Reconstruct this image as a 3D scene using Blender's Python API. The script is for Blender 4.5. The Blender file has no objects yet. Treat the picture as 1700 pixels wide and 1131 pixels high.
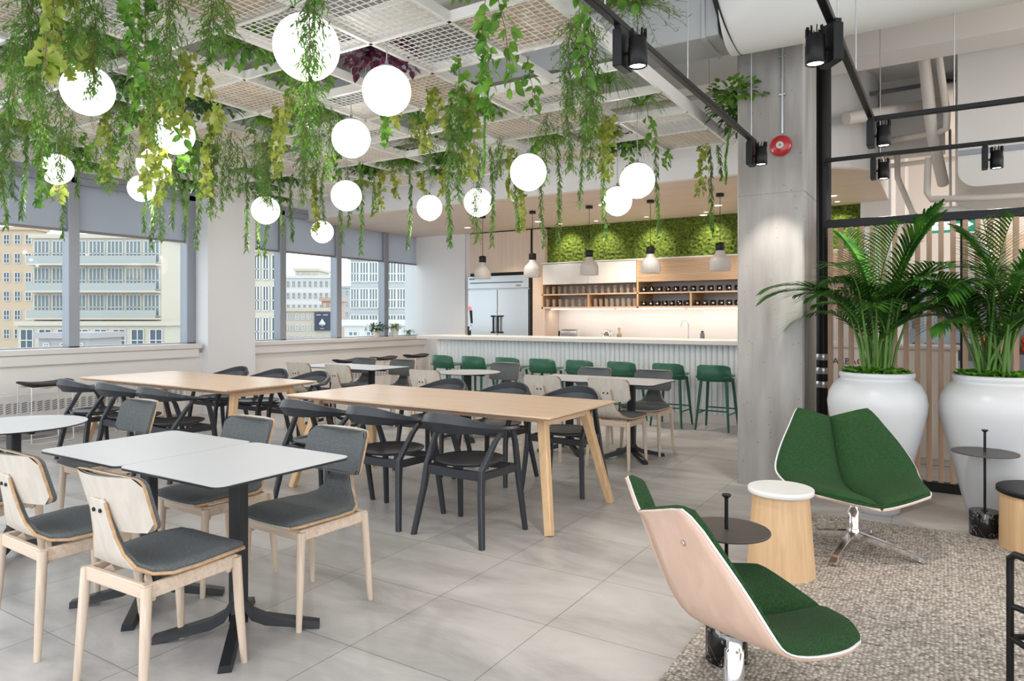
import bpy, math, random
from math import sin, cos, pi, sqrt, radians as rad
from mathutils import Vector as V, Matrix as M, noise as mn
random.seed(7)
S = bpy.context.scene
COL = S.collection

# ------------------------------------------------------------------ camera
F_PX, YAW, H, Y0 = 1150.0, rad(32), 1.36, 526.0
cd = bpy.data.cameras.new('camera'); cam = bpy.data.objects.new('camera', cd); COL.objects.link(cam)
cam.location = (0, 0, H); cam.rotation_euler = (rad(90), 0, YAW)
cd.sensor_width = 36; cd.lens = F_PX/1700*36; cd.shift_y = (Y0-565.5)/1700; cd.clip_end = 600
S.camera = cam
FW = V((-sin(YAW), cos(YAW), 0)); RT = V((cos(YAW), sin(YAW), 0))
def at(px, py, d):                      # point seen at pixel px,py at depth d (metres along the view axis)
    p = FW*d + RT*(d*(px-850)/F_PX); return V((p.x, p.y, H-d*(py-Y0)/F_PX))
def onz(px, py, z): return at(px, py, F_PX*(H-z)/(py-Y0))
def proj(p):
    d = p[0]*FW.x+p[1]*FW.y; l = p[0]*RT.x+p[1]*RT.y
    return 850+F_PX*l/d, Y0+F_PX*(H-p[2])/d
def yon(px, Y):                         # X of the point of the plane Y = const seen at column px
    r = FW+RT*((px-850)/F_PX); return r.x*Y/r.y
def xon(px, X):
    r = FW+RT*((px-850)/F_PX); return r.y*X/r.x

# ------------------------------------------------------------------ sky, exposure
W = bpy.data.worlds.new('sky'); S.world = W; W.use_nodes = True
nt = W.node_tree; nt.nodes.clear()
bg = nt.nodes.new('ShaderNodeBackground'); wo = nt.nodes.new('ShaderNodeOutputWorld')
bg.inputs[0].default_value = (0.90, 0.95, 1.0, 1); bg.inputs[1].default_value = 1.7
nt.links.new(bg.outputs[0], wo.inputs[0])
vs = S.view_settings; vs.view_transform = 'Standard'; vs.look = 'None'; vs.exposure = 0.58; vs.gamma = 1.0
vs.use_curve_mapping = False
S.cycles.use_denoising = True; S.cycles.max_bounces = 7; S.cycles.diffuse_bounces = 4; S.cycles.glossy_bounces = 3
S.cycles.transmission_bounces = 5; S.cycles.transparent_max_bounces = 8
S.cycles.sample_clamp_indirect = 6; S.cycles.caustics_reflective = False; S.cycles.caustics_refractive = False
GLOBE_W, SPOT_W, DOWN_W, STRIP_W, PEND_W, LOUNGE_W, KITCH_W, FILL_W = 1.25, 60, 24, 1.7, 7, 42, 90, 26
WARM = (1.0, 0.80, 0.60); NEUT = (1.0, 0.93, 0.84)
def light(name, kind, loc, power, color=NEUT, size=.05, aim=None, spot=60, blend=.6, parent=None, sy=None):
    l = bpy.data.lights.new(name, kind); l.energy = power; l.color = color
    if kind == 'AREA':
        l.shape = 'RECTANGLE' if sy else 'DISK'; l.size = size
        if sy: l.size_y = sy
    else: l.shadow_soft_size = size
    if kind == 'SPOT': l.spot_size = rad(spot); l.spot_blend = blend
    o = bpy.data.objects.new(name, l); COL.objects.link(o); o.location = loc
    d = V(aim)-V(loc) if aim is not None else V((0, 0, -1))
    o.rotation_euler = d.to_track_quat('-Z', 'Y').to_euler()
    return o

# ------------------------------------------------------------------ materials
MATS = {}
def newmat(name):
    m = bpy.data.materials.new(name); m.use_nodes = True; MATS[name] = m
    n = m.node_tree; b = n.nodes['Principled BSDF']; return m, n, b
def N(n, t, **kw):
    x = n.nodes.new('ShaderNode'+t)
    for k, v in kw.items():
        if k in x.inputs: x.inputs[k].default_value = v
        else: setattr(x, k, v)
    return x
def plain(name, c, r=.5, metal=0, emit=None, es=0, spec=None, trans=0, alpha=1, coat=0):
    m, n, b = newmat(name)
    b.inputs['Base Color'].default_value = (*c, 1); b.inputs['Roughness'].default_value = r; b.inputs['Metallic'].default_value = metal
    if emit: b.inputs['Emission Color'].default_value = (*emit, 1); b.inputs['Emission Strength'].default_value = es
    if spec is not None: b.inputs['Specular IOR Level'].default_value = spec
    if trans: b.inputs['Transmission Weight'].default_value = trans
    if coat: b.inputs['Coat Weight'].default_value = coat
    return m
def ramp(n, src, stops):
    r = N(n, 'ValToRGB'); e = r.color_ramp.elements
    while len(e) < len(stops): e.new(.5)
    for k, (p, c) in enumerate(stops): e[k].position = p; e[k].color = (*c, 1) if len(c) == 3 else c
    n.links.new(src, r.inputs[0]); return r
def coords(n, scale=(1, 1, 1), loc=(0, 0, 0), kind='Object', rot=(0, 0, 0)):
    t = N(n, 'TexCoord'); mp = N(n, 'Mapping'); mp.inputs['Scale'].default_value = scale; mp.inputs['Location'].default_value = loc
    mp.inputs['Rotation'].default_value = rot
    n.links.new(t.outputs[kind], mp.inputs[0]); return mp.outputs[0]
def bump(n, b, src, s=.3, d=.01):
    bp = N(n, 'Bump'); bp.inputs['Strength'].default_value = s; bp.inputs['Distance'].default_value = d
    n.links.new(src, bp.inputs['Height']); n.links.new(bp.outputs[0], b.inputs['Normal'])
def noisy(name, c1, c2, scale=(6, 6, 6), r=.6, detail=5, bs=0, bd=.003, dist=0, lo=.3, hi=.7, metal=0, nscale=1):
    m, n, b = newmat(name); co = coords(n, scale)
    x = N(n, 'TexNoise'); x.inputs['Scale'].default_value = nscale; x.inputs['Detail'].default_value = detail; x.inputs['Distortion'].default_value = dist
    n.links.new(co, x.inputs['Vector']); rp = ramp(n, x.outputs[0], [(lo, c1), (hi, c2)])
    n.links.new(rp.outputs[0], b.inputs['Base Color']); b.inputs['Roughness'].default_value = r; b.inputs['Metallic'].default_value = metal
    if bs: bump(n, b, x.outputs[0], bs, bd)
    return m
def wood(name, c1, c2, axis=0, r=.5, k=1.0, dist=.6):
    s = [38*k, 38*k, 38*k]; s[axis] = 1.6*k
    return noisy(name, c1, c2, tuple(s), r, 6, .08, .001, dist, .28, .72)
wood('oak_x', (.64, .43, .28), (.77, .57, .41), 0, r=.32); wood('oak_y', (.62, .40, .24), (.76, .54, .36), 1)
wood('oak_z', (.56, .35, .18), (.70, .47, .27), 2)
wood('oak_leg', (.60, .37, .19), (.73, .50, .29), 2)
wood('ash', (.56, .42, .31), (.74, .62, .50), 2, dist=1.0); wood('ash_h', (.56, .42, .31), (.74, .61, .49), 0, dist=1.0)
wood('ash_pale', (.56, .50, .43), (.66, .60, .53), 2, k=.7)
wood('ply_edge', (.45, .26, .13), (.62, .40, .22), 0)
wood('beech_shell', (.62, .41, .31), (.72, .51, .40), 2, k=.45)
wood('slat', (.40, .25, .16), (.52, .35, .24), 2)
wood('soffit', (.60, .50, .42), (.69, .59, .51), 0, k=.5)
wood('pale_veneer', (.62, .50, .41), (.70, .58, .49), 2, k=.6)
wood('batten', (.62, .44, .28), (.76, .57, .39), 0, k=.8)
wood('panel_wood', (.50, .38, .27), (.60, .48, .36), 1, k=.5)
wood('chair_gold', (.62, .36, .11), (.74, .46, .17), 1, k=.6)
plain('white_wall', (.74, .74, .75), .85); plain('warm_wall', (.72, .69, .67), .85); plain('ceiling_white', (.72, .70, .68), .9)
plain('sill', (.70, .66, .64), .45); plain('white_paint', (.80, .79, .77), .5); plain('frame_white', (.78, .76, .73), .4)
plain('alu', (.30, .32, .36), .45, .3); plain('alu_dark', (.20, .21, .23), .4, .3)
m, n, b = newmat('blind'); b.inputs['Base Color'].default_value = (.42, .44, .48, 1); b.inputs['Roughness'].default_value = .9; t_ = N(n, 'BsdfTranslucent'); t_.inputs[0].default_value = (.60, .60, .63, 1); q_ = N(n, 'MixShader'); q_.inputs[0].default_value = .6; n.links.new(b.outputs[0], q_.inputs[1]); n.links.new(t_.outputs[0], q_.inputs[2]); n.links.new(q_.outputs[0], n.nodes['Material Output'].inputs[0])
plain('blind_bar', (.22, .20, .20), .5)
plain('counter', (.66, .62, .60), .3); plain('flute', (.76, .78, .80), .45)
plain('laminate', (.52, .52, .53), .42); plain('black_edge', (.015, .015, .017), .5)
plain('black_metal', (.020, .021, .024), .42, .2); plain('charcoal', (.026, .030, .037), .36)
plain('black_satin', (.006, .006, .0065), .42, spec=.3); plain('brown_metal', (.075, .062, .055), .42, .3)
plain('green_stool', (.012, .095, .052), .45); plain('steel', (.60, .63, .66), .28, .85); plain('chrome', (.80, .80, .82), .10, 1)
plain('black_seat', (.02, .014, .016), .7); plain('wire', (.78, .77, .75), .4)
plain('globe', (.9, .9, .9), .3, emit=(1, .97, .93), es=GLOBE_W)
plain('lens', (1, 1, 1), .3, emit=(1, .95, .88), es=14); plain('pendant_white', (.56, .52, .49), .4); plain('strip', (1, 1, 1), .3, emit=(1, .95, .9), es=3)
plain('bulb', (1, 1, 1), .3, emit=(1, .88, .75), es=2)
m, n, b = newmat('glass'); tr = N(n, 'BsdfTransparent'); tr.inputs[0].default_value = (.93, .96, .96, 1); gl = N(n, 'BsdfGlossy'); gl.inputs['Roughness'].default_value = .02
ms = N(n, 'MixShader'); ms.inputs[0].default_value = .004; n.links.new(tr.outputs[0], ms.inputs[1]); n.links.new(gl.outputs[0], ms.inputs[2]); n.links.new(ms.outputs[0], n.nodes['Material Output'].inputs[0])
m, n, b = newmat('tumbler'); b.inputs['Base Color'].default_value = (.62, .54, .47, 1); b.inputs['Roughness'].default_value = .1; tr = N(n, 'BsdfTransparent'); tr.inputs[0].default_value = (.93, .90, .87, 1)
ms = N(n, 'MixShader'); ms.inputs[0].default_value = .35; n.links.new(tr.outputs[0], ms.inputs[1]); n.links.new(b.outputs[0], ms.inputs[2]); n.links.new(ms.outputs[0], n.nodes['Material Output'].inputs[0])
plain('mug_black', (.010, .008, .010), .15); plain('mug_white', (.8, .8, .8), .3)
plain('red', (.42, .012, .02), .3, coat=.5); plain('label_grey', (.55, .55, .55), .5); plain('oil', (.80, .62, .12), .1, trans=.6)
plain('duct', (.47, .49, .50), .5, .35); plain('pipe_white', (.62, .58, .54), .55); plain('duct_wrap', (.70, .69, .67), .6)
plain('door_white', (.76, .72, .67), .5); plain('cooler', (.42, .52, .62), .3); plain('exit_green', (.02, .22, .13), .5, emit=(.03, .5, .3), es=.3)
plain('exit_white', (.8, .85, .82), .5, emit=(1, 1, 1), es=.5); plain('orange', (.85, .22, .03), .5); plain('tomato', (.7, .05, .03), .5); plain('lime_fruit', (.3, .55, .06), .5)
plain('lettering', (.06, .05, .05), .6); plain('pink', (.75, .25, .25), .4); plain('planter_white', (.58, .59, .60), .33); plain('soil', (.05, .035, .02), .95)
plain('pot_clay', (.70, .60, .55), .6)
plain('poster', (.035, .045, .075), .6); plain('brick_red', (.45, .30, .24), .8)
for nm, c in (('bld_cream', (.52, .47, .39)), ('bld_tan', (.50, .38, .27)), ('bld_white', (.58, .57, .56)), ('bld_grey', (.40, .42, .43)), ('bld_roof', (.36, .34, .34))): plain(nm, c, .8)
plain('bld_glass', (.06, .09, .11), .15); plain('bld_pale_glass', (.17, .21, .22), .2); plain('bld_rail', (.33, .35, .34), .3); plain('bld_dark', (.08, .10, .11), .4)
noisy('felt_grey', (.060, .068, .072), (.165, .175, .175), (260, 260, 260), .95, 3, .5, .002)
noisy('felt_green', (.003, .020, .004), (.018, .082, .015), (230, 230, 230), .95, 3, .6, .002)
noisy('moss', (.020, .038, .004), (.17, .24, .022), (30, 30, 30), .9, 4, .3, .01)
# dark marble with white veins
m, n, b = newmat('marble'); co = coords(n, (4, 4, 4)); x = N(n, 'TexNoise'); x.inputs['Scale'].default_value = 1.1; x.inputs['Detail'].default_value = 4; x.inputs['Distortion'].default_value = 2.5
n.links.new(co, x.inputs['Vector']); rp = ramp(n, x.outputs[0], [(.492, (.006, .006, .007)), (.50, (.45, .45, .45)), (.508, (.006, .006, .007))])
n.links.new(rp.outputs[0], b.inputs['Base Color']); b.inputs['Roughness'].default_value = .15
# concrete
m, n, b = newmat('concrete'); co = coords(n, (3, 3, .5)); x = N(n, 'TexNoise'); x.inputs['Scale'].default_value = 1.6; x.inputs['Detail'].default_value = 8
n.links.new(co, x.inputs['Vector']); rp = ramp(n, x.outputs[0], [(.28, (.20, .185, .17)), (.5, (.33, .31, .295)), (.7, (.43, .415, .395))])
co2 = coords(n, (1, 1, 1)); v = N(n, 'TexVoronoi'); v.inputs['Scale'].default_value = 22; n.links.new(co2, v.inputs['Vector'])
x2 = N(n, 'TexNoise'); x2.inputs['Scale'].default_value = 9; n.links.new(co2, x2.inputs['Vector'])
r2 = ramp(n, v.outputs['Distance'], [(.05, (.15, .14, .13)), (.10, (1, 1, 1))]); r3 = ramp(n, x2.outputs[0], [(.44, (1, 1, 1)), (.50, (0, 0, 0))])
mx0 = N(n, 'Mix', data_type='RGBA', blend_type='LIGHTEN'); mx0.inputs[0].default_value = 1; n.links.new(r2.outputs[0], mx0.inputs[6]); n.links.new(r3.outputs[0], mx0.inputs[7])
mx = N(n, 'Mix', data_type='RGBA', blend_type='MULTIPLY'); mx.inputs[0].default_value = 1; n.links.new(rp.outputs[0], mx.inputs[6]); n.links.new(mx0.outputs[2], mx.inputs[7])
n.links.new(mx.outputs[2], b.inputs['Base Color']); b.inputs['Roughness'].default_value = .8; bump(n, b, mx.outputs[2], .4, .006)
# floor tiles 594 mm
m, n, b = newmat('floor_tile'); co = coords(n, (1, 1, 1), (2.085-.0015, -2.671, 0))
br = N(n, 'TexBrick', offset=0.0, squash=1.0); br.inputs['Scale'].default_value = 1; br.inputs['Brick Width'].default_value = .594; br.inputs['Row Height'].default_value = .6
br.inputs['Mortar Size'].default_value = .0018; br.inputs['Mortar Smooth'].default_value = 0; br.inputs['Color1'].default_value = (.46, .445, .432, 1); br.inputs['Color2'].default_value = (.53, .515, .50, 1); br.inputs['Mortar'].default_value = (.16, .15, .145, 1)
n.links.new(co, br.inputs['Vector'])
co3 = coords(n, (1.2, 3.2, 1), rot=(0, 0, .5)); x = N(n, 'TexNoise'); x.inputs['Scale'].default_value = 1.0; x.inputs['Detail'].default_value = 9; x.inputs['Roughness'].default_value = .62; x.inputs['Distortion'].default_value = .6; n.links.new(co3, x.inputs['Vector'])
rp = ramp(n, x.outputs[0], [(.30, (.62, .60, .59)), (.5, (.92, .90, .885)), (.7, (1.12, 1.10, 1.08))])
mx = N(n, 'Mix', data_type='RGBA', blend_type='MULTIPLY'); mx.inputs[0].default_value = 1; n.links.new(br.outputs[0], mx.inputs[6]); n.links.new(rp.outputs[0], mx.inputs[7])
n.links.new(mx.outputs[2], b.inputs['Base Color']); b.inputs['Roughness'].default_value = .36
# woven rug
m, n, b = newmat('rug'); co = coords(n, (1, 1, 1)); v = N(n, 'TexVoronoi'); v.inputs['Scale'].default_value = 62; v.inputs['Randomness'].default_value = .55; n.links.new(co, v.inputs['Vector'])
rp = ramp(n, v.outputs['Distance'], [(.2, (1, 1, 1)), (.68, (.42, .39, .36))])
wn = ramp(n, v.outputs['Color'], [(.10, (.30, .26, .23)), (.30, (.62, .57, .51)), (.9, (.80, .75, .69))])
mx = N(n, 'Mix', data_type='RGBA', blend_type='MULTIPLY'); mx.inputs[0].default_value = 1; n.links.new(rp.outputs[0], mx.inputs[6]); n.links.new(wn.outputs[0], mx.inputs[7])
n.links.new(mx.outputs[2], b.inputs['Base Color']); b.inputs['Roughness'].default_value = .95
iv = N(n, 'Math', operation='MULTIPLY'); iv.inputs[1].default_value = -1; n.links.new(v.outputs['Distance'], iv.inputs[0]); bump(n, b, iv.outputs[0], .8, .012)
# splashback mosaic
m, n, b = newmat('mosaic'); co = coords(n, (1, 1, 1)); v = N(n, 'TexVoronoi'); v.inputs['Scale'].default_value = 42; v.inputs['Randomness'].default_value = 0; n.links.new(co, v.inputs['Vector'])
rp = ramp(n, v.outputs['Distance'], [(.52, (.74, .71, .69)), (.62, (.58, .55, .53))]); n.links.new(rp.outputs[0], b.inputs['Base Color']); b.inputs['Roughness'].default_value = .4
def leafmat(name, c1, c2, tr=.25):
    m, n, b = newmat(name); o = N(n, 'TexCoord'); x = N(n, 'TexNoise'); x.inputs['Scale'].default_value = 9; n.links.new(o.outputs['Object'], x.inputs['Vector'])
    rp = ramp(n, x.outputs[0], [(.35, c1), (.65, c2)]); n.links.new(rp.outputs[0], b.inputs['Base Color']); b.inputs['Roughness'].default_value = .5
    t = N(n, 'BsdfTranslucent'); n.links.new(rp.outputs[0], t.inputs[0]); mxs = N(n, 'MixShader'); mxs.inputs[0].default_value = tr
    out = n.nodes['Material Output']; n.links.new(b.outputs[0], mxs.inputs[1]); n.links.new(t.outputs[0], mxs.inputs[2]); n.links.new(mxs.outputs[0], out.inputs[0])
leafmat('leaf_green', (.05, .16, .015), (.16, .34, .03)); leafmat('leaf_lime', (.17, .25, .025), (.36, .40, .07)); leafmat('leaf_fern', (.06, .18, .02), (.17, .34, .05))
leafmat('leaf_dark', (.015, .06, .012), (.05, .15, .02)); leafmat('leaf_purple', (.05, .008, .025), (.20, .025, .11)); leafmat('leaf_willow', (.07, .18, .04), (.19, .33, .07))
leafmat('leaf_palm', (.012, .075, .010), (.085, .26, .025)); leafmat('leaf_succ', (.07, .26, .015), (.18, .45, .03)); plain('stem', (.16, .11, .05), .8); plain('palm_cane', (.09, .20, .03), .6)

# ------------------------------------------------------------------ mesh builder
class MB:
    def __init__(s): s.v = []; s.f = []; s.m = []; s.sm = []
    def add(s, vs, fs, smooth=False, mi=0):
        o = len(s.v); s.v += [tuple(p) for p in vs]; s.f += [tuple(i+o for i in f) for f in fs]; s.m += [mi]*len(fs); s.sm += [smooth]*len(fs); return s
    def box(s, c, d, R=None, ch=0, mi=0):
        hx, hy, hz = d[0]/2, d[1]/2, d[2]/2; c = V(c); ch = min(ch, hx*.9, hy*.9, hz*.9)
        T = (lambda p: c+(R @ V(p) if R else V(p)))
        if ch <= 0:
            vs = [T((sx*hx, sy*hy, sz*hz)) for sz in (-1, 1) for sy in (-1, 1) for sx in (-1, 1)]
            return s.add(vs, [(0, 2, 3, 1), (4, 5, 7, 6), (0, 1, 5, 4), (2, 6, 7, 3), (0, 4, 6, 2), (1, 3, 7, 5)], mi=mi)
        ids = {}; vs = []
        for sx in (-1, 1):
            for sy in (-1, 1):
                for sz in (-1, 1):
                    for ax in range(3):
                        p = [sx*(hx-ch), sy*(hy-ch), sz*(hz-ch)]; p[ax] = (sx, sy, sz)[ax]*(hx, hy, hz)[ax]
                        ids[(sx, sy, sz, ax)] = len(vs); vs.append(V(p))
        fs = []
        for ax in range(3):
            a, b2 = [i for i in range(3) if i != ax]
            for sg in (-1, 1):
                q = []
                for u, w in ((-1, -1), (1, -1), (1, 1), (-1, 1)):
                    k = [0, 0, 0]; k[ax] = sg; k[a] = u; k[b2] = w; q.append(ids[(*k, ax)])
                fs.append(q)
            for u in (-1, 1):
                for w in (-1, 1):
                    k1 = [0]*3; k1[ax] = -1; k1[a] = u; k1[b2] = w; k2 = list(k1); k2[ax] = 1
                    fs.append([ids[(*k1, a)], ids[(*k2, a)], ids[(*k2, b2)], ids[(*k1, b2)]])
        for sx in (-1, 1):
            for sy in (-1, 1):
                for sz in (-1, 1): fs.append([ids[(sx, sy, sz, 0)], ids[(sx, sy, sz, 1)], ids[(sx, sy, sz, 2)]])
        out = []
        for f in fs:
            p = [vs[i] for i in f]; nn = (p[1]-p[0]).cross(p[2]-p[0]); cc = sum(p, V((0, 0, 0)))/len(p)
            out.append(f if nn.dot(cc) > 0 else f[::-1])
        return s.add([T(p) for p in vs], out, mi=mi)
    def b2(s, lo, hi, ch=0, mi=0):
        return s.box([(a+b)/2 for a, b in zip(lo, hi)], [abs(b-a) for a, b in zip(lo, hi)], None, ch, mi)
    def bar(s, p0, p1, w0, h0, w1=None, h1=None, up=(0, 0, 1), ch=.003, mi=0):
        p0, p1 = V(p0), V(p1); w1 = w0 if w1 is None else w1; h1 = h0 if h1 is None else h1
        t = (p1-p0).normalized(); u = V(up); 
        if abs(t.dot(u)) > .98: u = V((0, 1, 0))
        a = t.cross(u).normalized(); c = a.cross(t).normalized(); rings = []
        for p, w, h in ((p0, w0, h0), (p1, w1, h1)):
            q = []
            for x, y in ((w/2-ch, -h/2), (w/2, -h/2+ch), (w/2, h/2-ch), (w/2-ch, h/2), (-w/2+ch, h/2), (-w/2, h/2-ch), (-w/2, -h/2+ch), (-w/2+ch, -h/2)): q.append(p+a*x+c*y)
            rings.append(q)
        return s.loft(rings, True, False, mi)
    def loft(s, rings, cap=True, smooth=True, mi=0, closed=True):
        n = len(rings[0]); vs = [p for r in rings for p in r]; fs = []
        for k in range(len(rings)-1):
            for i in range(n if closed else n-1):
                j = (i+1) % n; fs.append((k*n+i, k*n+j, (k+1)*n+j, (k+1)*n+i))
        s.add(vs, fs, smooth, mi)
        if cap:
            s.add(rings[0], [tuple(range(n))[::-1]], False, mi); s.add(rings[-1], [tuple(range(n))], False, mi)
        return s
    def tube(s, pts, r, n=8, cap=True, mi=0, smooth=True):
        pts = [V(p) for p in pts]; rs = r if isinstance(r, (list, tuple)) else [r]*len(pts); rings = []; a = None
        for k, p in enumerate(pts):
            t = (pts[min(k+1, len(pts)-1)]-pts[max(k-1, 0)]).normalized()
            if a is None: a = t.orthogonal().normalized()
            a = (a-t*a.dot(t)).normalized(); b = t.cross(a)
            rings.append([p+(a*cos(2*pi*i/n)+b*sin(2*pi*i/n))*rs[k] for i in range(n)])
        return s.loft(rings, cap, smooth, mi)
    def lathe(s, prof, n=24, c=(0, 0, 0), mi=0, smooth=True, cap=True):
        c = V(c); rings = [[c+V((max(r, 1e-4)*cos(2*pi*i/n), max(r, 1e-4)*sin(2*pi*i/n), z)) for i in range(n)] for r, z in prof]
        return s.loft(rings, cap, smooth, mi)
    def prism(s, poly, z0, z1, ch=0, mi=0):
        if ch:
            c = V((sum(p[0] for p in poly)/len(poly), sum(p[1] for p in poly)/len(poly)))
            def ins(p): d = (c-V(p[:2])); return V(p[:2])+d.normalized()*ch
            q = [ins(p) for p in poly]
            return s.loft([[V((p[0], p[1], z0)) for p in q], [V((p[0], p[1], z0+ch)) for p in poly], [V((p[0], p[1], z1-ch)) for p in poly], [V((p[0], p[1], z1)) for p in q]], True, False, mi)
        return s.loft([[V((p[0], p[1], z0)) for p in poly], [V((p[0], p[1], z1)) for p in poly]], True, False, mi)
    def sphere(s, c, r, n=24, mi=0, sz=1):
        return s.lathe([(r*sin(pi*k/(n//2)), -r*sz*cos(pi*k/(n//2))) for k in range(n//2+1)], n, c, mi, cap=False)
    def mesh(s, name, mats):
        me = bpy.data.meshes.new(name); me.from_pydata(s.v, [], s.f)
        for m in ([mats] if isinstance(mats, str) else mats): me.materials.append(MATS[m])
        me.polygons.foreach_set('use_smooth', s.sm); me.polygons.foreach_set('material_index', s.m); me.update(); return me
def obj(name, mb, mats=None, parent=None, kind=None):
    me = mb.mesh(name, mats) if isinstance(mb, MB) else mb
    o = bpy.data.objects.new(name, me); COL.objects.link(o)
    if parent: o.parent = parent
    if kind: o['kind'] = kind
    return o
def text(name, body, size, mat, loc, parent):
    cu = bpy.data.curves.new('t', 'FONT'); cu.body = body; cu.size = size; cu.extrude = .001
    tmp = bpy.data.objects.new('t', cu); COL.objects.link(tmp); bpy.context.view_layer.update()
    me = bpy.data.meshes.new_from_object(tmp.evaluated_get(bpy.context.evaluated_depsgraph_get())); bpy.data.objects.remove(tmp); bpy.data.curves.remove(cu)
    me.materials.clear(); me.materials.append(MATS[mat]); o = obj(name, me, None, parent); o.location = loc; o.rotation_euler = (rad(90), 0, 0); return o
def tag(o, label, cat, group=None, kind=None):
    o['label'] = label; o['category'] = cat
    if group: o['group'] = group
    if kind: o['kind'] = kind
    return o
def thing(name, label, cat, loc=(0, 0, 0), rz=0, group=None):
    o = bpy.data.objects.new(name, None); COL.objects.link(o); o.location = loc; o.rotation_euler = (0, 0, rz); o.empty_display_size = .1
    return tag(o, label, cat, group)
def dup(root, loc, rz=0, label=None, group=None):
    r = root.copy(); COL.objects.link(r); r.location = loc; r.rotation_euler = (0, 0, rz)
    if label: r['label'] = label
    if group: r['group'] = group
    for ch in list(root.children):
        c = ch.copy(); COL.objects.link(c); c.parent = r
        for g in list(ch.children):
            d = g.copy(); COL.objects.link(d); d.parent = c
    return r
class Maker:                              # first call places the built thing, later calls copy it
    def __init__(s, build): s.build = build; s.first = None; s.used = False
    def __call__(s, loc, rz, label, group=None):
        if s.first is None: s.first = s.build()
        if not s.used: r = s.first; r.location = loc; r.rotation_euler = (0, 0, rz); r['label'] = label; s.used = True
        else: r = dup(s.first, loc, rz, label)
        if group: r['group'] = group
        return r
def rrect(w, h, r, n=6, cx=0, cy=0):
    p = []
    for sx, sy, a0 in ((1, 1, 0), (-1, 1, 90), (-1, -1, 180), (1, -1, 270)):
        for k in range(n+1):
            a = rad(a0+90*k/n); p.append((cx+sx*(w/2-r)+r*cos(a), cy+sy*(h/2-r)+r*sin(a)))
    return p
ORD = ['first', 'second', 'third', 'fourth', 'fifth', 'sixth', 'seventh', 'eighth', 'ninth', 'tenth', 'eleventh', 'twelfth', 'thirteenth', 'fourteenth', 'fifteenth', 'sixteenth', 'seventeenth', 'eighteenth', 'nineteenth', 'twentieth']
def o_of(k, n): return 'leftmost' if k == 0 else ('rightmost' if k == n-1 else ORD[k]+' from left')

# ================================================================== SETTING
def st(name, mb, mat, parent=None): return obj(name, mb, mat, parent, 'structure')
XW = -8.80; KY = 10.78; SOF = 2.95; SLAB = 4.05
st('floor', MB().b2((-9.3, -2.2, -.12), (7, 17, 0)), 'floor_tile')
st('ceiling', MB().b2((-9.3, .2, SLAB), (6, 17, SLAB+.2)), 'ceiling_white')
# window side: apron wall, sills, pillar
P0, P1 = 5.92, 6.70                       # pillar along the window wall
st('wall_left', MB().b2((-9.15, -2.2, 0), (XW, 17, .86)).b2((-9.15, -2.2, .86), (XW-.06, 17, .95)).b2((-9.25, -2.2, 3.10), (-9.0, 17, SLAB)), 'warm_wall')
st('trim_1', MB().b2((-9.1, -2.2, .925), (XW+.07, P0-.05, .987), .004), 'sill')
st('trim_2', MB().b2((-9.1, P1, .925), (XW+.07, KY, .987), .004), 'sill')
st('trim_3', MB().b2((XW, -2.2, .80), (XW+.045, P0-.08, .925), .01).b2((XW, P1, .80), (XW+.045, KY, .925), .01), 'warm_wall')
st('column', MB().b2((-9.25, P0, 0), (XW+.12, P1, SLAB)), 'white_wall')
for k, (a, b) in enumerate(((-2.2, P0-.3), (P1+.1, KY-.2))):
    c = MB().b2((XW, a, .05), (XW+.09, b, .50), .012)
    cv = tag(obj('radiator_cover', c, 'warm_wall'), ['long low radiator cover on window wall left of the pillar', 'long low radiator cover on window wall right of the pillar'][k], 'radiator cover')
    g = MB(); y = max(a, 1.2)+.1
    while y < b-.1:
        for z in range(5): g.box((XW+.092, y+.03, .30+z*.024), (.004, .052, .010), M.Rotation(.25, 3, 'X'))
        y += .078
    obj('grille', g, 'alu_dark', cv)
# window bays: frame, blinds, glass
def window(n, y0, y1, mull, zb=2.385):
    x = -9.02; fr = MB()
    for y, w in mull: fr.b2((x-.09, y-w/2, .98), (x+.07, y+w/2, 3.06), .006); 
    fr.b2((x-.09, y0, .96), (x+.07, y1, 1.0)).b2((x-.09, y0, 2.98), (x+.07, y1, 3.12), .005)
    w = st('window_%d' % n, fr, 'alu')
    gl = MB().b2((x-.03, y0, .98), (x-.024, y1, 3.0)); obj('pane', gl, 'glass', w)
    ys = [y0]+[m[0] for m in mull]+[y1]; lst = sorted(set(ys))
    for a, b in zip(lst[:-1], lst[1:]):
        if b-a < .25: continue
        bb = MB().b2((x+.012, a+.05, zb+.02), (x+.016, b-.05, 3.0)); bl = obj('roller_blind', bb, 'blind', w)
        obj('blind_rail', MB().b2((x+.004, a+.05, zb-.01), (x+.024, b-.05, zb+.02), .004), 'blind_bar', bl)
        obj('blind_cassette', MB().b2((x-.01, a+.03, 2.97), (x+.08, b-.03, 3.06), .01), 'alu', bl)
ym = [xon(p, -9.0) for p in (120, 275)]
window(1, -2.2, P0, [(ym[0]-1.75, .16), (ym[0], .13), (P0-.07, .14)], 2.40)
mm = [xon(p, -9.0) for p in (467, 560, 638.5, 702)]
window(2, P1, mm[3]+.02, [(P1+.04, .08), (mm[0], .12), (mm[1], .12), (mm[2], .12), (mm[3]-.01, .06)], 2.40)
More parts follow.
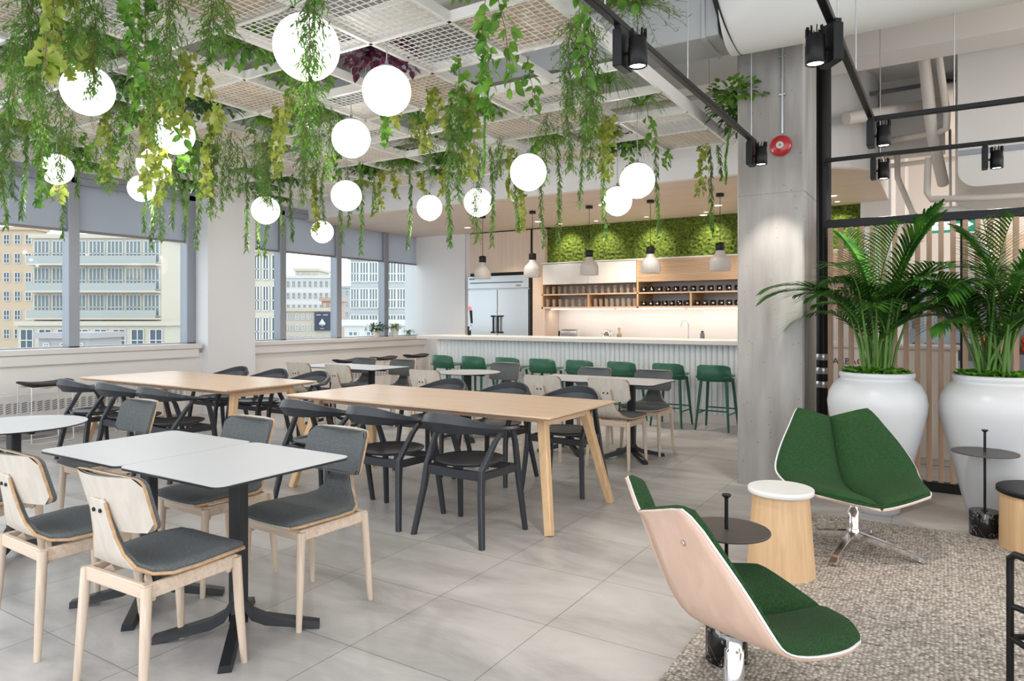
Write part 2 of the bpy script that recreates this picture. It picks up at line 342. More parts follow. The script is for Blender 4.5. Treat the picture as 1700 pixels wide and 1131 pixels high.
# kitchen walls and soffit with one rounded corner
fz = .14
for a_, b_ in (((-9.3, KY, 0), (-7.80, KY+.3, SLAB)), ((-7.80, KY+.80, 0), (-.62, KY+1.0, SLAB)), ((-.995, KY-.05, 0), (-.62, KY+.80, SLAB))): st('wall_back', MB().b2(a_, b_), 'white_wall')
cx, cy, R_ = -1.55, 8.85, .90
pl = [(-9.2, 7.95), (cx, 7.95)]+[(cx+R_*sin(rad(a)), cy-R_*cos(rad(a))) for a in range(10, 91, 10)]+[(cx+R_, KY+.9), (-9.2, KY+.9)]
sf = st('ceiling_soffit', MB().prism(pl, SOF+.02, SLAB), 'white_wall')
st('ceiling_planks', MB().prism([(x, y) for x, y in pl], SOF, SOF+.02), 'soffit')
pk = MB()
for k in range(28):
    y = 8.07+k*.13
    if y < KY+.6: pk.b2((-9.1, y, SOF-.0006), (-1.6 if y < 8.3 else -.9, y+.004, SOF+.001))
st('trim_4', pk, 'ply_edge')
# concrete column with conduit, alarm, black riser pipe
c1, c2 = -1.435, -.925
cm = MB(); pr = []
for (x, y) in ((c1+.012, 5.76), (c2-.012, 5.76), (c2, 5.772), (c2, 6.35), (c1, 6.35), (c1, 5.772)): pr.append((x, y))
cm.prism(pr, 0, 2.335).prism(pr, 2.341, SLAB).b2((c1+.004, 5.764, 2.33), (c2-.004, 6.34, 2.345))
st('column', cm, 'concrete')
cdt = tag(obj('conduit', MB().tube([(c1+.35, 5.745, 2.80), (c1+.35, 5.745, 3.6)], .011, 8).b2((c1+.325, 5.735, 3.1), (c1+.375, 5.76, 3.115), .002).b2((c1+.325, 5.735, 3.4), (c1+.375, 5.76, 3.415), .002), 'steel'), 'thin grey steel conduit running down the concrete column to the alarm', 'conduit')
ap = V((yon(1296, 5.74), 5.76, 2.705))
al = thing('fire_alarm_bell', 'round red fire alarm bell mounted on the concrete column', 'alarm', ap)
Rx = M.Rotation(rad(90), 4, 'X')
def rx(mb): mb.v = [tuple(Rx @ V(p)) for p in mb.v]; return mb
obj('gong', rx(MB().lathe([(.0, .052), (.045, .050), (.075, .036), (.083, .018), (.080, .008)], 32)), 'red', al)
obj('back_plate', rx(MB().lathe([(.06, 0), (.06, .014)], 24)), 'red', al)
obj('hub_label', rx(MB().lathe([(.028, .050), (.028, .056)], 24)), 'label_grey', al)
obj('hub_mark', rx(MB().prism([(0, .012), (.010, 0), (0, -.012), (-.010, 0)], .056, .0575)), 'alu_dark', al)
px = MB(); x, y = -.905, 6.62
px.tube([(x, y, 0), (x, y, SLAB)], .062, 20)
rp_ = tag(obj('riser_pipe', px, 'black_satin'), 'thick black vertical riser pipe beside the concrete column', 'pipe')
for z in (.74, .86, .98): obj('coupling', MB().lathe([(.070, z), (.074, z+.01), (.074, z+.045), (.070, z+.055)], 20, (x, y, 0)), 'steel', rp_)
# upper ceiling: ducts, pipes
zd = 3.40
dk = thing('air_duct', 'large rectangular grey metal air duct under the ceiling', 'duct', (-1.39, 5.25, zd))
obj('duct_body', MB().b2((-7.5, -.22, 0), (0, .22, .38), .006), 'duct', dk)
for k in range(5): obj('flange', MB().b2((-.12-k*1.2, -.235, -.012), (-.09-k*1.2, .235, .395), .003), 'duct', dk)
tag(obj('round_duct', MB().tube([(-1.37, 5.25, 3.62), (-.6, 5.25, 3.64), (.2, 5.25, 3.66), (5, 5.25, 3.66)], [.30, .33, .35, .35], 32), 'duct_wrap'), 'big round wrapped duct crossing in front of the concrete column', 'duct')
tag(obj('duct_collar', MB().tube([(-1.41, 5.25, 3.61), (-1.37, 5.25, 3.62)], [.27, .315], 32), 'black_edge'), 'black rubber collar joining rectangular duct to round duct', 'collar')
bx = yon(1590, 7.8)
tag(obj('insulated_duct', MB().loft([[V((p[0], yy, p[1])) for p in rrect(3.0, 1.46, .16, 6, bx+1.5, 3.31)][::1] for yy in (7.8, 9.8)][::-1]), 'duct_wrap'), 'bulky white insulated duct hanging at the upper right', 'duct')
tag(obj('duct_strap', MB().b2((bx-.01, 7.785, 2.88), (bx+3, 7.80, 2.93)), 'alu'), 'flat metal strap around the bulky insulated duct', 'strap')
beam = MB().b2((-.62, 9.0, 3.25), (bx-.1, 9.5, SLAB)).b2((-9, 7.1, 3.75), (5, 7.5, SLAB)); st('ceiling_beam', beam, 'ceiling_white')
def pipe(label, pts, r, mat='pipe_white'):
    return tag(obj('ceiling_pipe', MB().tube(pts, r, 12), mat), label, 'pipe')
Yp = 7.2
def A(px_, py_, d): return at(px_, py_, d)
pipe('fat white vertical drain pipe behind the track rods', [A(1528, 30, 6.6), A(1545, 200, 6.8), A(1551, 240, 6.9), A(1566, 305, 7.2)], .055)
pipe('slim white pipe right of the fat drain pipe, elbowed left at its foot', [A(1550, 30, 6.5), A(1572, 190, 6.7), A(1571, 214, 6.7), A(1560, 219, 6.8), A(1452, 238, 8.2)], .032)
pipe('horizontal white pipe with capped end just right of the black riser', [A(1405, 197, 7.0), A(1470, 187, 7.1), A(1560, 172, 7.25)], .065)
pipe('slim white pipe bending diagonally down behind slat screen', [A(1489, 228, 8.0), A(1490, 295, 8.0), A(1518, 360, 8.2), A(1530, 395, 8.3)], .032)
pipe('short white vertical pipe with elbow running off to the right', [A(1541, 262, 6.9), A(1539, 320, 6.9), A(1545, 331, 6.9), A(1640, 328, 6.6), A(1720, 323, 6.5)], .032)
pipe('thin grey sprinkler pipe crossing under slab behind the column', [A(1410, 86, 7.2), A(1500, 68, 7.3), A(1590, 50, 7.4)], .028, 'alu')
pipe('long thin white pipe crossing low behind the track lights', [A(1420, 283, 8.4), A(1540, 268, 8.6), A(1600, 262, 8.7)], .03)
pipe('dark slotted channel under the ceiling behind the second track', [A(1446, 156, 7.6), A(1590, 132, 7.9)], .024, 'alu_dark')
pipe('grey steel conduit dropping down to the exit sign box', [A(1577, 215, 7.9), A(1578, 345, 7.9)], .014, 'steel')
pipe('thin white sprinkler main running above the planted grid', [V((-9, 7.0, 3.6)), V((-1.3, 7.0, 3.6))], .03)
pipe('fat white pipe high above the planted grid', [V((-9, 4.3, 3.85)), V((-1.9, 4.3, 3.85))], .06)
# track lighting
def spot_head(name, p, label, aim=(0, 0, -1), w=SPOT_W, side=(1, 0, 0), far=False):
    t = thing('track_spotlight', label, 'spotlight', p, 0, 'black track spotlights')
    s = V(side); a = math.atan2(s.y, s.x); Rz = M.Rotation(a, 3, 'Z')
    obj('driver_box', MB().box((0, 0, -.105), (.045, .125, .17) if not far else (.04, .10, .17), Rz, .003), 'black_satin', t)
    obj('adapter', MB().box((0, 0, -.012), (.03, .12, .02), Rz, .002).tube([(0, 0, 0), (0, 0, -.03)], .012, 8), 'black_satin', t)
    hp = s*.075
    prf = [(.030, -.055), (.041, -.065), (.041, -.10), (.044, -.105), (.044, -.188), (.038, -.192), (.036, -.175)]
    hd = MB().lathe(prf, 24, hp, cap=False)
    for k in range(10):
        q = 2*pi*k/10; hd.box(hp+V((cos(q)*.036, sin(q)*.036, -.045)), (.003, .014, .04), M.Rotation(q+pi/2, 3, 'Z'))
    obj('lamp_head', hd, 'black_satin', t)
    obj('yoke', MB().tube([(0, 0, -.12), hp+V((0, 0, -.12))], .008, 8), 'black_satin', t)
    obj('lens', MB().lathe([(.036, -.181), (.036, -.184)], 20, hp), 'lens', t)
    wp = V(p)+hp+V((0, 0, -.20)); light('spot_beam', 'SPOT', wp, w, NEUT, .035, wp+V(aim), 62, .8)
def track(label, a, b, rods):
    a, b = V(a), V(b); u = (b-a).normalized(); t = thing('light_track', label, 'track', a)
    q = b-a; obj('rail', MB().bar((0, 0, 0), q, .036, .032), 'black_satin', t)
    for r in rods: obj('hanger_rod', MB().tube([q*r, q*r+V((0, 0, (SLAB if a.y != 5.28 else 3.34)-a.z))], .004, 6), 'steel', t)
    return t
TZ = 2.70
track('long black light track running beside the planted ceiling grid', (-1.27, 2.2, TZ), (-1.24, 5.50, TZ), (.18, .52, .97))
pA = onz(1447, 200, TZ); track('black light track running overhead toward the right of the column', (-.44, 3.0, TZ), (-.42, 5.28, TZ), (.28, .6))
track('black light track branching right from the overhead track corner', (-.42, 5.28, TZ), (2.2, 5.30, TZ), (.18, .6))
track('farther black light track between riser pipe and right edge', (-.87, 6.47, TZ), (2.6, 6.48, TZ), (.12, .42, .75))
def yat(px_, X): return xon(px_, X)
spot_head('a', (-1.26, yat(1033, -1.26), TZ-.012), 'black track spotlight nearest the planted grid, hanging mid track', (-.1, .1, -1), SPOT_W)
spot_head('b', (-1.24, 5.38, TZ-.012), 'black track spotlight hanging in front of the concrete column edge', (.06, .36, -1), SPOT_W*.6)
spot_head('c', (-.435, yat(1380, -.435), TZ-.012), 'large black track spotlight at top, in front of the round duct', (.3, .6, -1), SPOT_W, (-.8, -.6, 0))
spot_head('d', (-.42, 5.22, TZ-.012), 'black track spotlight at the corner of the two tracks', (-.25, .6, -1), LOUNGE_W, (1, 0, 0))
spot_head('e', (yon(1450, 6.47), 6.47, TZ-.012), 'black track spotlight on far track just right of riser pipe', (.2, -.5, -1), LOUNGE_W, (1, 0, 0), True)
spot_head('f', (yon(1635, 6.47), 6.47, TZ-.012), 'rightmost black track spotlight on the far track', (.1, -.55, -1), LOUNGE_W, (1, 0, 0), True)

# ================================================================== PLANTED CEILING GRID
GZ, CELL, GX, GY = 3.05, .61, -1.80, 6.84
NI, NJ = 11, 9
CELLS = ['W.W..WWWW.W', 'M..M..WW.W.', '.WWW.WW.W.W', '.M.MM.W.WMW', '...WM...WW.', 'WM..W..WM.W', '.MM.M...WM.', '..W...W..W.', '.W.WW..W...']
CELLS[0] = 'W.W.W.W.WW.'; CELLS[1] = 'M..M...W..W'; CELLS[2] = '.WW..WWW.W.'; CELLS[3] = '.M..MM.WW.W'; CELLS[4] = '..WM..W.WW.'; CELLS[5] = 'WM..W..WW.W'; CELLS[6] = '.MM.M..W..W'; CELLS[7] = '..WM..W..W.'; CELLS[8] = '.W.WW..W..W'
gr = thing('ceiling_grid', 'white suspended ceiling grid of mesh and wood panels full of plants', 'ceiling grid', (GX, GY, GZ))
rl = MB()
for i in range(NI+1):
    x = -CELL*i; h = .11 if i == 0 else .065
    r = MB().b2((x-.012, -CELL*NJ, 0), (x+.012, 0, .008)).b2((x-.003, -CELL*NJ, .008), (x+.003, 0, h)); obj('long_rail', r, 'frame_white', gr)
for j in range(NJ+1):
    y = -CELL*j
    for i0 in range(0, NI, 4):
        a, b = -CELL*min(i0+4, NI), -CELL*i0
        r = MB().b2((a, y-.012, 0), (b, y+.012, .008)).b2((a, y-.003, .008), (b, y+.003, .065)); obj('cross_rail', r, 'frame_white', gr)
def mesh_panel(bars=.0022):
    m = MB(); n = 12
    for k in range(n+1):
        c = -.29+.58*k/n
        m.b2((c-bars, -.29, .012), (c+bars, .29, .016)); m.b2((-.29, c-bars, .016), (.29, c+bars, .020))
    return m
wp0 = MB().b2((-.285, -.285, .034), (.285, .285, .046))
mesh_me = mesh_panel().mesh('mesh_panel', 'frame_white'); wood_me = wp0.mesh('wood_panel', 'panel_wood')
half_me = MB().b2((-.285, -.02, .03), (.285, .285, .036)).mesh('white_tray', 'frame_white')
for j in range(NJ):
    for i in range(NI):
        k = CELLS[j][i]
        if k == '.': continue
        p = V((-CELL*(i+.5), -CELL*(j+.5), 0))
        o = obj('mesh_panel', mesh_me, None, gr); o.location = p
        if k == 'W': w = obj('wood_panel', wood_me, None, gr); w.location = p
        elif (i+j) % 3 == 1: w = obj('white_tray', half_me, None, gr); w.location = p; w.rotation_euler = (0, 0, pi if j < 4 else 0)
hw = MB()
for i, j in ((0, 1), (0, 4), (0, 7), (2, 2), (2, 5), (4, 1), (4, 4), (6, 3), (6, 6), (8, 2), (8, 5), (9, 7), (4, 8)): 
    hw.tube([(-CELL*i, -CELL*j, .06), (-CELL*i, -CELL*j, SLAB-GZ)], .003, 6)
obj('suspension_wires', hw, 'steel', gr)

# globe pendants
GL = [(509, 79, 3.20), (146, 150, 4.28), (642, 151, 4.30), (583, 230, 5.44), (290, 224, 5.30), (255, 273, 6.1), (94, 281, 6.2), (235, 313, 7.0), (575, 325, 6.87), (441, 349, 7.55), (713, 345, 8.2), (535, 385, 9.4), (794, 336, 7.27), (877, 286, 5.70), (1058, 300, 5.95), (1025, 334, 7.16)]
GN = ['largest globe pendant, top centre, crossed by a dangling fern', 'second largest globe pendant, upper left above the white table', 'globe pendant below wire mesh panel, just right of the largest globe', 'globe pendant directly below and left of the one under the mesh', 'globe pendant at left half veiled by lime ivy', 'globe pendant touching under the ivy veiled globe at left', 'leftmost globe pendant, low in front of the left window blind', 'lowest globe of the left trio, in front of the window blind', 'globe pendant hanging left of centre above second window bay', 'globe pendant with a dark sprig before it, in front of pillar window', 'small globe pendant hanging before the white soffit, nearest the fridge', 'smallest and lowest globe pendant, in front of the far windows', 'globe pendant with trailing vine before it, near the wood soffit', 'globe pendant in the middle between fridge and moss wall', 'rightmost globe pendant, upper of the overlapping pair', 'lower globe of the overlapping pair at right']
GR = [.150]*16; GR[4] = .145; GR[5] = .14; GR[6] = .135; GR[7] = .13
def build_globe():
    t = thing('globe_pendant', '', 'pendant lamp')
    obj('globe', MB().sphere((0, 0, 0), .15, 40), 'globe', t)
    obj('cap', MB().lathe([(.045, .142), (.045, .152), (.012, .160), (.010, .185)], 16), 'alu', t)
    obj('cord', MB().tube([(0, 0, .17), (0, 0, 1.55)], .004, 6), 'steel', t)
    return t
mk_globe = Maker(build_globe); GP = []
for (x, y, d), lb, r in zip(GL, GN, GR):
    p = at(x, y, d); g = mk_globe(p, 0, 'glowing white '+lb, 'glowing white globe pendants'); g.scale = (r/.15, r/.15, (r/.15)); light('globe_light', 'POINT', p-V((0, 0, r+.03)), 7.5, (1, .96, .90), .02); GP.append((x, y, lb))

# foliage meshes
def leaf(mb, p, d, n, L, w, droop=.25, mi=0, lobes=False):
    d = V(d).normalized(); n = V(n); s = d.cross(n)
    if s.length < 1e-3: s = d.orthogonal()
    s.normalize(); n = s.cross(d).normalized(); p = V(p)
    if lobes:
        a = [(0, 0), (-.12, .42), (.10, .60), (.38, .40), (.55, .52), (.72, .22), (1.02, 0)]
    else: a = [(0, 0), (.22, .42), (.50, .50), (.78, .30), (1, 0)]
    up = [p+d*(L*t)+s*(w*q)+n*(abs(q)*w*.35-droop*L*t*t) for t, q in a]; dn = [p+d*(L*t)-s*(w*q)+n*(abs(q)*w*.35-droop*L*t*t) for t, q in a]
    mid = [p+d*(L*max(t, 0))+n*(-droop*L*t*t) for t, q in a]
    k = len(a); vs = up+mid+dn; fs = []
    for i in range(k-1): fs += [(i, i+1, k+i+1, k+i), (k+i, k+i+1, 2*k+i+1, 2*k+i)]
    mb.add(vs, fs, True, mi)
def blade(mb, pts, w, mi=0):
    n = len(pts); vs = []
    for k, p in enumerate(pts):
        p = V(p); t = (V(pts[min(k+1, n-1)])-V(pts[max(k-1, 0)])).normalized(); s = t.cross(V((0, 0, 1)))
        if s.length < 1e-3: s = V((1, 0, 0))
        s.normalize(); ww = w*(1-(k/(n-1))**2)*(.55+.45*min(1, k*3/n))+.0004
        vs += [p-s*ww, p+s*ww]
    mb.add(vs, [(2*k, 2*k+1, 2*k+3, 2*k+2) for k in range(n-1)], True, mi)
def rnd(a, b): return random.uniform(a, b)
def rv(z=0): a = rnd(0, 2*pi); return V((cos(a), sin(a), z))
def wander(L, n, amp):
    p = V((0, 0, 0)); o = [p.copy()]; dx = rv()*amp
    for k in range(n): dx = dx*.8+rv()*amp*.4; p = p+V((dx.x/n, dx.y/n, -L/n)); o.append(p.copy())
    return o
def vine(kind, L):
    m = MB(); n = max(6, int(L/.06)); st_ = wander(L, n, .12); m.tube(st_, .0022, 5, mi=0)
    def P(t): k = min(int(t*n), n-1); f = t*n-k; return st_[k].lerp(st_[k+1], f)
    if kind == 'willow':
        c = int(L/.0062)
        for k in range(c):
            t = k/c; d = rv(-1.1+rnd(-.3, .5)); leaf(m, P(t), d, (0, 0, 1), rnd(.045, .072), rnd(.013, .019), .2, 1)
    elif kind == 'fern':
        c = int(L/.0085)
        for k in range(c):
            t = k/c; d = rv(-.7+rnd(-.5, .5)).normalized(); q = P(t); ln = rnd(.05, .13)*(1.15-.6*t); e = q+d*ln+V((0, 0, -ln*.3))
            m.tube([q, e], .0009, 3, False, mi=0)
            for z in range(8):
                f = (z+1)/8; pp = q.lerp(e, f); dd = (d*.8+rv(rnd(-.8, .3))).normalized(); leaf(m, pp, dd, (0, 0, 1), rnd(.028, .046), .0075, .1, 1)
    elif kind in ('ivy', 'lime', 'pothos', 'purple'):
        sp = {'ivy': .015, 'lime': .013, 'pothos': .017, 'purple': .03}[kind]; c = int(L/sp)
        for k in range(c):
            t = k/c; q = P(t); d = rv(-.8); ln = rnd(.042, .075)*(1 if kind != 'pothos' else 1.25); e = q+rv(-.2)*rnd(.01, .045)
            leaf(m, e, d, rv(.8), ln, ln*(.85 if kind in ('ivy', 'lime') else .55), .2, 1, kind in ('ivy', 'lime'))
    elif kind == 'string':
        for w in range(5):
            s2 = [V((rnd(-.01, .01)+x.x, rnd(-.01, .01)+x.y, x.z)) for x in st_]; m.tube(s2, .004, 5, mi=1)
        c = int(L/.012)
        for k in range(c): leaf(m, P(k/c), rv(-1), rv(), .022, .012, .1, 1)
    return m
VM = {'willow': 'leaf_willow', 'fern': 'leaf_fern', 'ivy': 'leaf_green', 'lime': 'leaf_lime', 'pothos': 'leaf_green', 'purple': 'leaf_purple', 'string': 'leaf_succ'}
VN = {'willow': 'willow-leaved trailing vine', 'fern': 'feathery asparagus fern strand', 'ivy': 'green ivy strand', 'lime': 'yellow-green ivy strand', 'pothos': 'broad-leaved green trailing vine', 'purple': 'purple-leaved trailing vine', 'string': 'thick lime green string-like strand'}
VC = {}
def vine_mesh(kind, L):
    q = max(.2, round(L/.2)*.2)
    if (kind, q) not in VC:
        me = vine(kind, q).mesh('vine', ['stem', VM[kind]]); VC[(kind, q)] = me
    return VC[(kind, q)], L/q
MARKS = [(x, y, n) for (x, y), n in zip([(g[0], g[1]) for g in GL], ['the largest globe', 'the upper left big globe', 'the globe under the mesh panel', 'the globe left of centre', 'the ivy veiled globe', 'the left middle globe', 'the leftmost globe', 'the lowest left globe', 'the globe above the second window', 'the globe before the pillar window', 'the small soffit globe', 'the smallest low globe', 'the globe near the wood soffit', 'the globe before the moss wall', 'the rightmost globe', 'the lower globe of the right pair'])] + [(1215, 300, 'the concrete column'), (1035, 80, 'the track spotlight'), (700, 150, 'the wire mesh panels'), (335, 420, 'the pillar'), (20, 20, 'the top left corner of the grid'), (1165, 380, 'the right pendant over the bar')]
USED = {}
PLANTS = []
def place_name(px_, py_):
    mx_, my_, nm = min(MARKS, key=lambda q: (q[0]-px_)**2+(q[1]-py_)**2); dx, dy = px_-mx_, py_-my_
    if abs(dx) > 1.3*abs(dy): r = ('right of ' if dx > 0 else 'left of ')
    elif dy < 0: r = 'above '
    else: r = 'below '
    if abs(dx) < 14 and abs(dy) < 60: r = 'across '
    return r+nm
def hang(px_, yt, yb, kind, n=1):
    d = F_PX*(GZ-H)/(Y0-yt); top = at(px_, yt, d); L = (GZ-H)-(Y0-yb)*d/F_PX
    me, k = vine_mesh(kind, L)
    o = obj('hanging_vine', me, None); o.location = top+V((0, 0, .02)); o.rotation_euler = (0, 0, rnd(0, 6.28)); o.scale = (1.0, 1.0, k)
    sz = 'long' if yb-yt > 150 else ('short' if yb-yt < 75 else 'medium'); PLANTS.append((o, px_, (yt+yb)/2, '%s %s hanging' % (sz, VN[kind]), 'vine', 'vines trailing from the ceiling grid'))
LIST = '''1167 243 330 lime;1178 243 388 willow;1192 243 300 willow;1213 215 312 string;1090 244 388 willow;1004 208 396 willow;998 200 300 lime;1012 195 300 lime;970 225 345 willow;
948 30 190 fern;962 20 230 fern;978 30 215 fern;968 10 150 pothos;926 235 403 willow;940 130 285 fern;985 150 290 fern;899 262 412 willow;866 262 386 lime;858 255 385 willow;848 250 330 lime;838 245 300 string;
792 240 402 fern;815 245 412 willow;752 150 412 willow;760 140 300 fern;745 190 330 fern;788 155 300 lime;780 160 262 lime;798 150 240 string;812 140 300 string;770 150 250 ivy;680 288 414 willow;
634 285 358 lime;615 280 361 willow;598 270 424 willow;564 280 406 willow;575 285 380 willow;540 278 372 willow;518 285 391 lime;485 290 402 willow;467 282 391 willow;443 285 427 willow;425 275 427 willow;407 262 420 willow;
365 200 362 fern;345 190 330 lime;330 230 413 willow;311 240 392 willow;273 230 400 fern;252 250 416 willow;238 240 386 willow;195 170 322 fern;170 180 305 lime;102 260 396 willow;68 190 345 ivy;40 200 365 willow;3 190 382 willow;20 180 330 fern;
640 130 250 ivy;655 150 210 lime;812 -30 150 pothos;800 30 195 ivy;822 -20 120 pothos;760 100 180 ivy;862 96 160 pothos;875 98 190 pothos;725 150 220 lime;715 155 240 lime;690 200 260 lime;
519 -115 262 fern;524 -105 150 fern;513 20 240 fern;444 248 338 fern;447 250 345 fern;500 120 250 fern;530 170 262 fern;345 -30 85 fern;370 0 100 fern;355 10 110 fern;285 -30 170 fern;275 10 150 fern;300 90 210 lime;318 95 230 lime;340 110 220 lime;260 80 230 fern;
245 -20 110 ivy;215 -40 150 ivy;230 0 90 fern;150 -30 160 fern;165 10 120 fern;125 -50 110 fern;100 -60 140 lime;112 -40 115 lime;88 10 135 lime;60 -30 170 fern;40 -40 160 fern;50 80 290 fern;75 120 270 fern;95 150 300 fern;120 190 260 fern;28 60 190 fern;10 90 200 fern;
240 130 320 lime;268 150 300 lime;255 190 345 lime;285 130 240 pothos;225 120 220 ivy;300 180 290 ivy;320 200 330 ivy;350 215 300 ivy;385 220 330 fern;395 240 320 fern;420 215 300 fern;440 200 330 fern;460 180 290 lime;480 150 250 lime;455 230 300 lime;510 200 290 fern;
550 180 300 fern;500 250 340 fern;530 230 300 fern;560 250 300 ivy;600 285 350 willow;655 285 330 lime;700 290 340 lime;735 275 330 lime;710 220 290 fern;830 230 300 fern;910 190 300 fern;890 230 300 ivy;1040 235 290 pothos;1075 195 240 pothos;1110 250 280 ivy;
140 220 290 ivy;160 230 300 fern;185 235 290 ivy;215 225 300 fern;205 180 250 ivy;75 230 330 fern;15 250 330 fern;345 250 340 willow;375 260 350 willow;300 255 350 willow;110 230 340 lime;130 250 330 willow;290 240 380 willow'''
for ln in LIST.replace('\n', '').split(';'):
    a = ln.split(); hang(float(a[0]), float(a[1]), float(a[2]), a[3])
# clumps sitting in the open cells
def clump(kind):
    m = MB()
    if kind == 'grass':
        for k in range(90):
            d = rv(); L = rnd(.22, .42); up = rnd(.5, 1.1); pts = [V((0, 0, 0))+d*(L*t)+V((0, 0, up*L*t*(1.15-t)*1.2-.25*L*t*t)) for t in (0, .25, .5, .75, 1)]; blade(m, [p+d*rnd(0, .04) for p in pts], .008, 1)
    elif kind in ('bush', 'limebush', 'purplebush', 'darkbush'):
        for k in range(230):
            d = rv(rnd(-.7, 1.0)).normalized(); p = d*rnd(.05, .26); p.z = p.z*.6+.07; ln = rnd(.045, .085); leaf(m, p, (d+rv(-.2)*.6), (0, 0, 1), ln, ln*.65, .25, 1, kind == 'limebush')
    elif kind == 'fernbush':
        for k in range(60):
            d = rv(rnd(-.5, .7)).normalized(); L = rnd(.15, .34); q = V((0, 0, .05)); e = q+d*L; e.z -= L*.25; m.tube([q, q.lerp(e, .5)+V((0, 0, .03)), e], .0012, 3, False, mi=0)
            for z in range(14):
                f = (z+1)/14; leaf(m, q.lerp(e, f)+V((0, 0, .03*4*f*(1-f))), (d*.5+rv(rnd(-.6, .4))).normalized(), (0, 0, 1), rnd(.03, .055), .006, .1, 1)
    return m
KM = {'grass': 'leaf_green', 'bush': 'leaf_green', 'limebush': 'leaf_lime', 'purplebush': 'leaf_purple', 'darkbush': 'leaf_dark', 'fernbush': 'leaf_fern'}
KN = {'grass': 'arching grassy plant', 'bush': 'bushy green leafy plant', 'limebush': 'bushy yellow-green plant', 'purplebush': 'purple-leaved plant', 'darkbush': 'dark green leafy plant', 'fernbush': 'feathery fern plant'}
KC = {k: clump(k).mesh('plant', ['stem', KM[k]]) for k in KM}
pat = ['fernbush', 'bush', 'darkbush', 'fernbush', 'limebush', 'bush', 'grass', 'darkbush', 'fernbush']
def put_clump(x, y, k, z=GZ+.02, s=1.0):
    o = obj('ceiling_plant', KC[k], None); o.location = (x, y, z); o.rotation_euler = (0, 0, rnd(0, 6)); s *= rnd(.85, 1.1); o.scale = (s, s, s)
    q = proj((x, y, z)); PLANTS.append((o, q[0], q[1], KN[k]+' in ceiling grid', 'plant', 'plants set in the ceiling grid'))
spec = {(1, 0): 'grass', (0, 2): 'grass', (0, 3): 'grass', (2, 5): 'purplebush', (3, 6): 'bush', (5, 5): 'darkbush', (0, 6): 'bush', (1, 4): None, (3, 5): 'bush', (1, 1): 'limebush', (1, 7): 'bush', (0, 4): None, (2, 4): None, (3, 4): 'bush'}
nn = 0
for j in range(NJ):
    for i in range(NI):
        if CELLS[j][i] != '.': continue
        k = spec.get((i, j), pat[(i*5+j*3) % 9]); 
        if k is None: continue
        x, y = GX-CELL*(i+.5), GY-CELL*(j+.5); q = proj((x, y, GZ))
        if not (-60 < q[0] < 1760 and -120 < q[1]): continue
        put_clump(x+rnd(-.1, .1), y+rnd(-.1, .1), k, GZ+.02 if q[0] > 330 else GZ-.01, (.95 if i > 1 else .85) if q[0] > 330 else 1.1)
        if q[0] < 330 or j < 2: put_clump(x+rnd(-.2, .2), y+rnd(-.2, .2), pat[(i*7+j) % 9], GZ-.02 if q[0] < 330 else GZ, .9)
for x, y, k in ((-1.50, 6.5, 'darkbush'), (-1.50, 6.1, 'darkbush'), (-1.45, 5.75, 'bush'), (-1.6, 6.75, 'fernbush'), (-1.5, 3.4, 'bush'), (-1.5, 3.75, 'fernbush')): put_clump(x, y, k, GZ+.05, 1.0)
PLANTS.sort(key=lambda q: q[1]); LB = {}
for o, x, y, pre, cat_, grp in PLANTS:
    LB.setdefault(pre+' '+place_name(x, y), []).append((o, cat_, grp))
for lb, its in LB.items():
    for k, (o, cat_, grp) in enumerate(its):
        tag(o, (lb if len(its) == 1 else lb+', '+o_of(k, len(its))).replace('hanging across', 'hanging before'), cat_, grp)

# ================================================================== KITCHEN
CX0, CX1 = -6.92, -1.05
bar = thing('bar_counter', 'long white fluted bar counter with pale stone top and green stools before it', 'bar counter', (0, 0, 0))
obj('counter_top', MB().b2((-7.20, 8.62, 1.005), (CX1, 9.35, 1.063), .005), 'counter', bar)
obj('body', MB().b2((CX0, 8.82, .12), (CX1, 9.28, 1.005)), 'flute', bar)
fl = MB(); k = 0; x = CX0
while x < CX1-.07:
    fl.loft([[V((x+.035-.035*cos(pi*a/6), 8.82-.030*sin(pi*a/6), z)) for a in range(7)] for z in (.12, 1.005)], False, True, closed=False); x += .07
obj('fluted_front', fl, 'flute', bar); obj('plinth', MB().b2((CX0, 8.80, 0), (CX1, 9.28, .12)), 'sill', bar)
bc = thing('back_counter', 'pale back counter with white cupboards along the mosaic wall', 'counter', (0, 0, 0))
obj('worktop', MB().b2((-6.02, KY-.22, .88), (-1.0, KY+.55, .92), .004), 'counter', bc)
for k in range(5): obj('cupboard_door', MB().b2((-6.0+k, KY-.19, .1), (-5.01+k, KY-.17, .87), .004), 'white_paint', bc)
obj('carcass', MB().b2((-6.02, KY-.17, 0), (-1.0, KY+.55, .88)), 'white_paint', bc)
tag(obj('splashback', MB().b2((-6.03, KY+.50, .92), (-1.0, KY+.54, 1.55)), 'mosaic', None, 'structure'), 'white mosaic tile splashback above back counter', 'splashback', kind='structure')
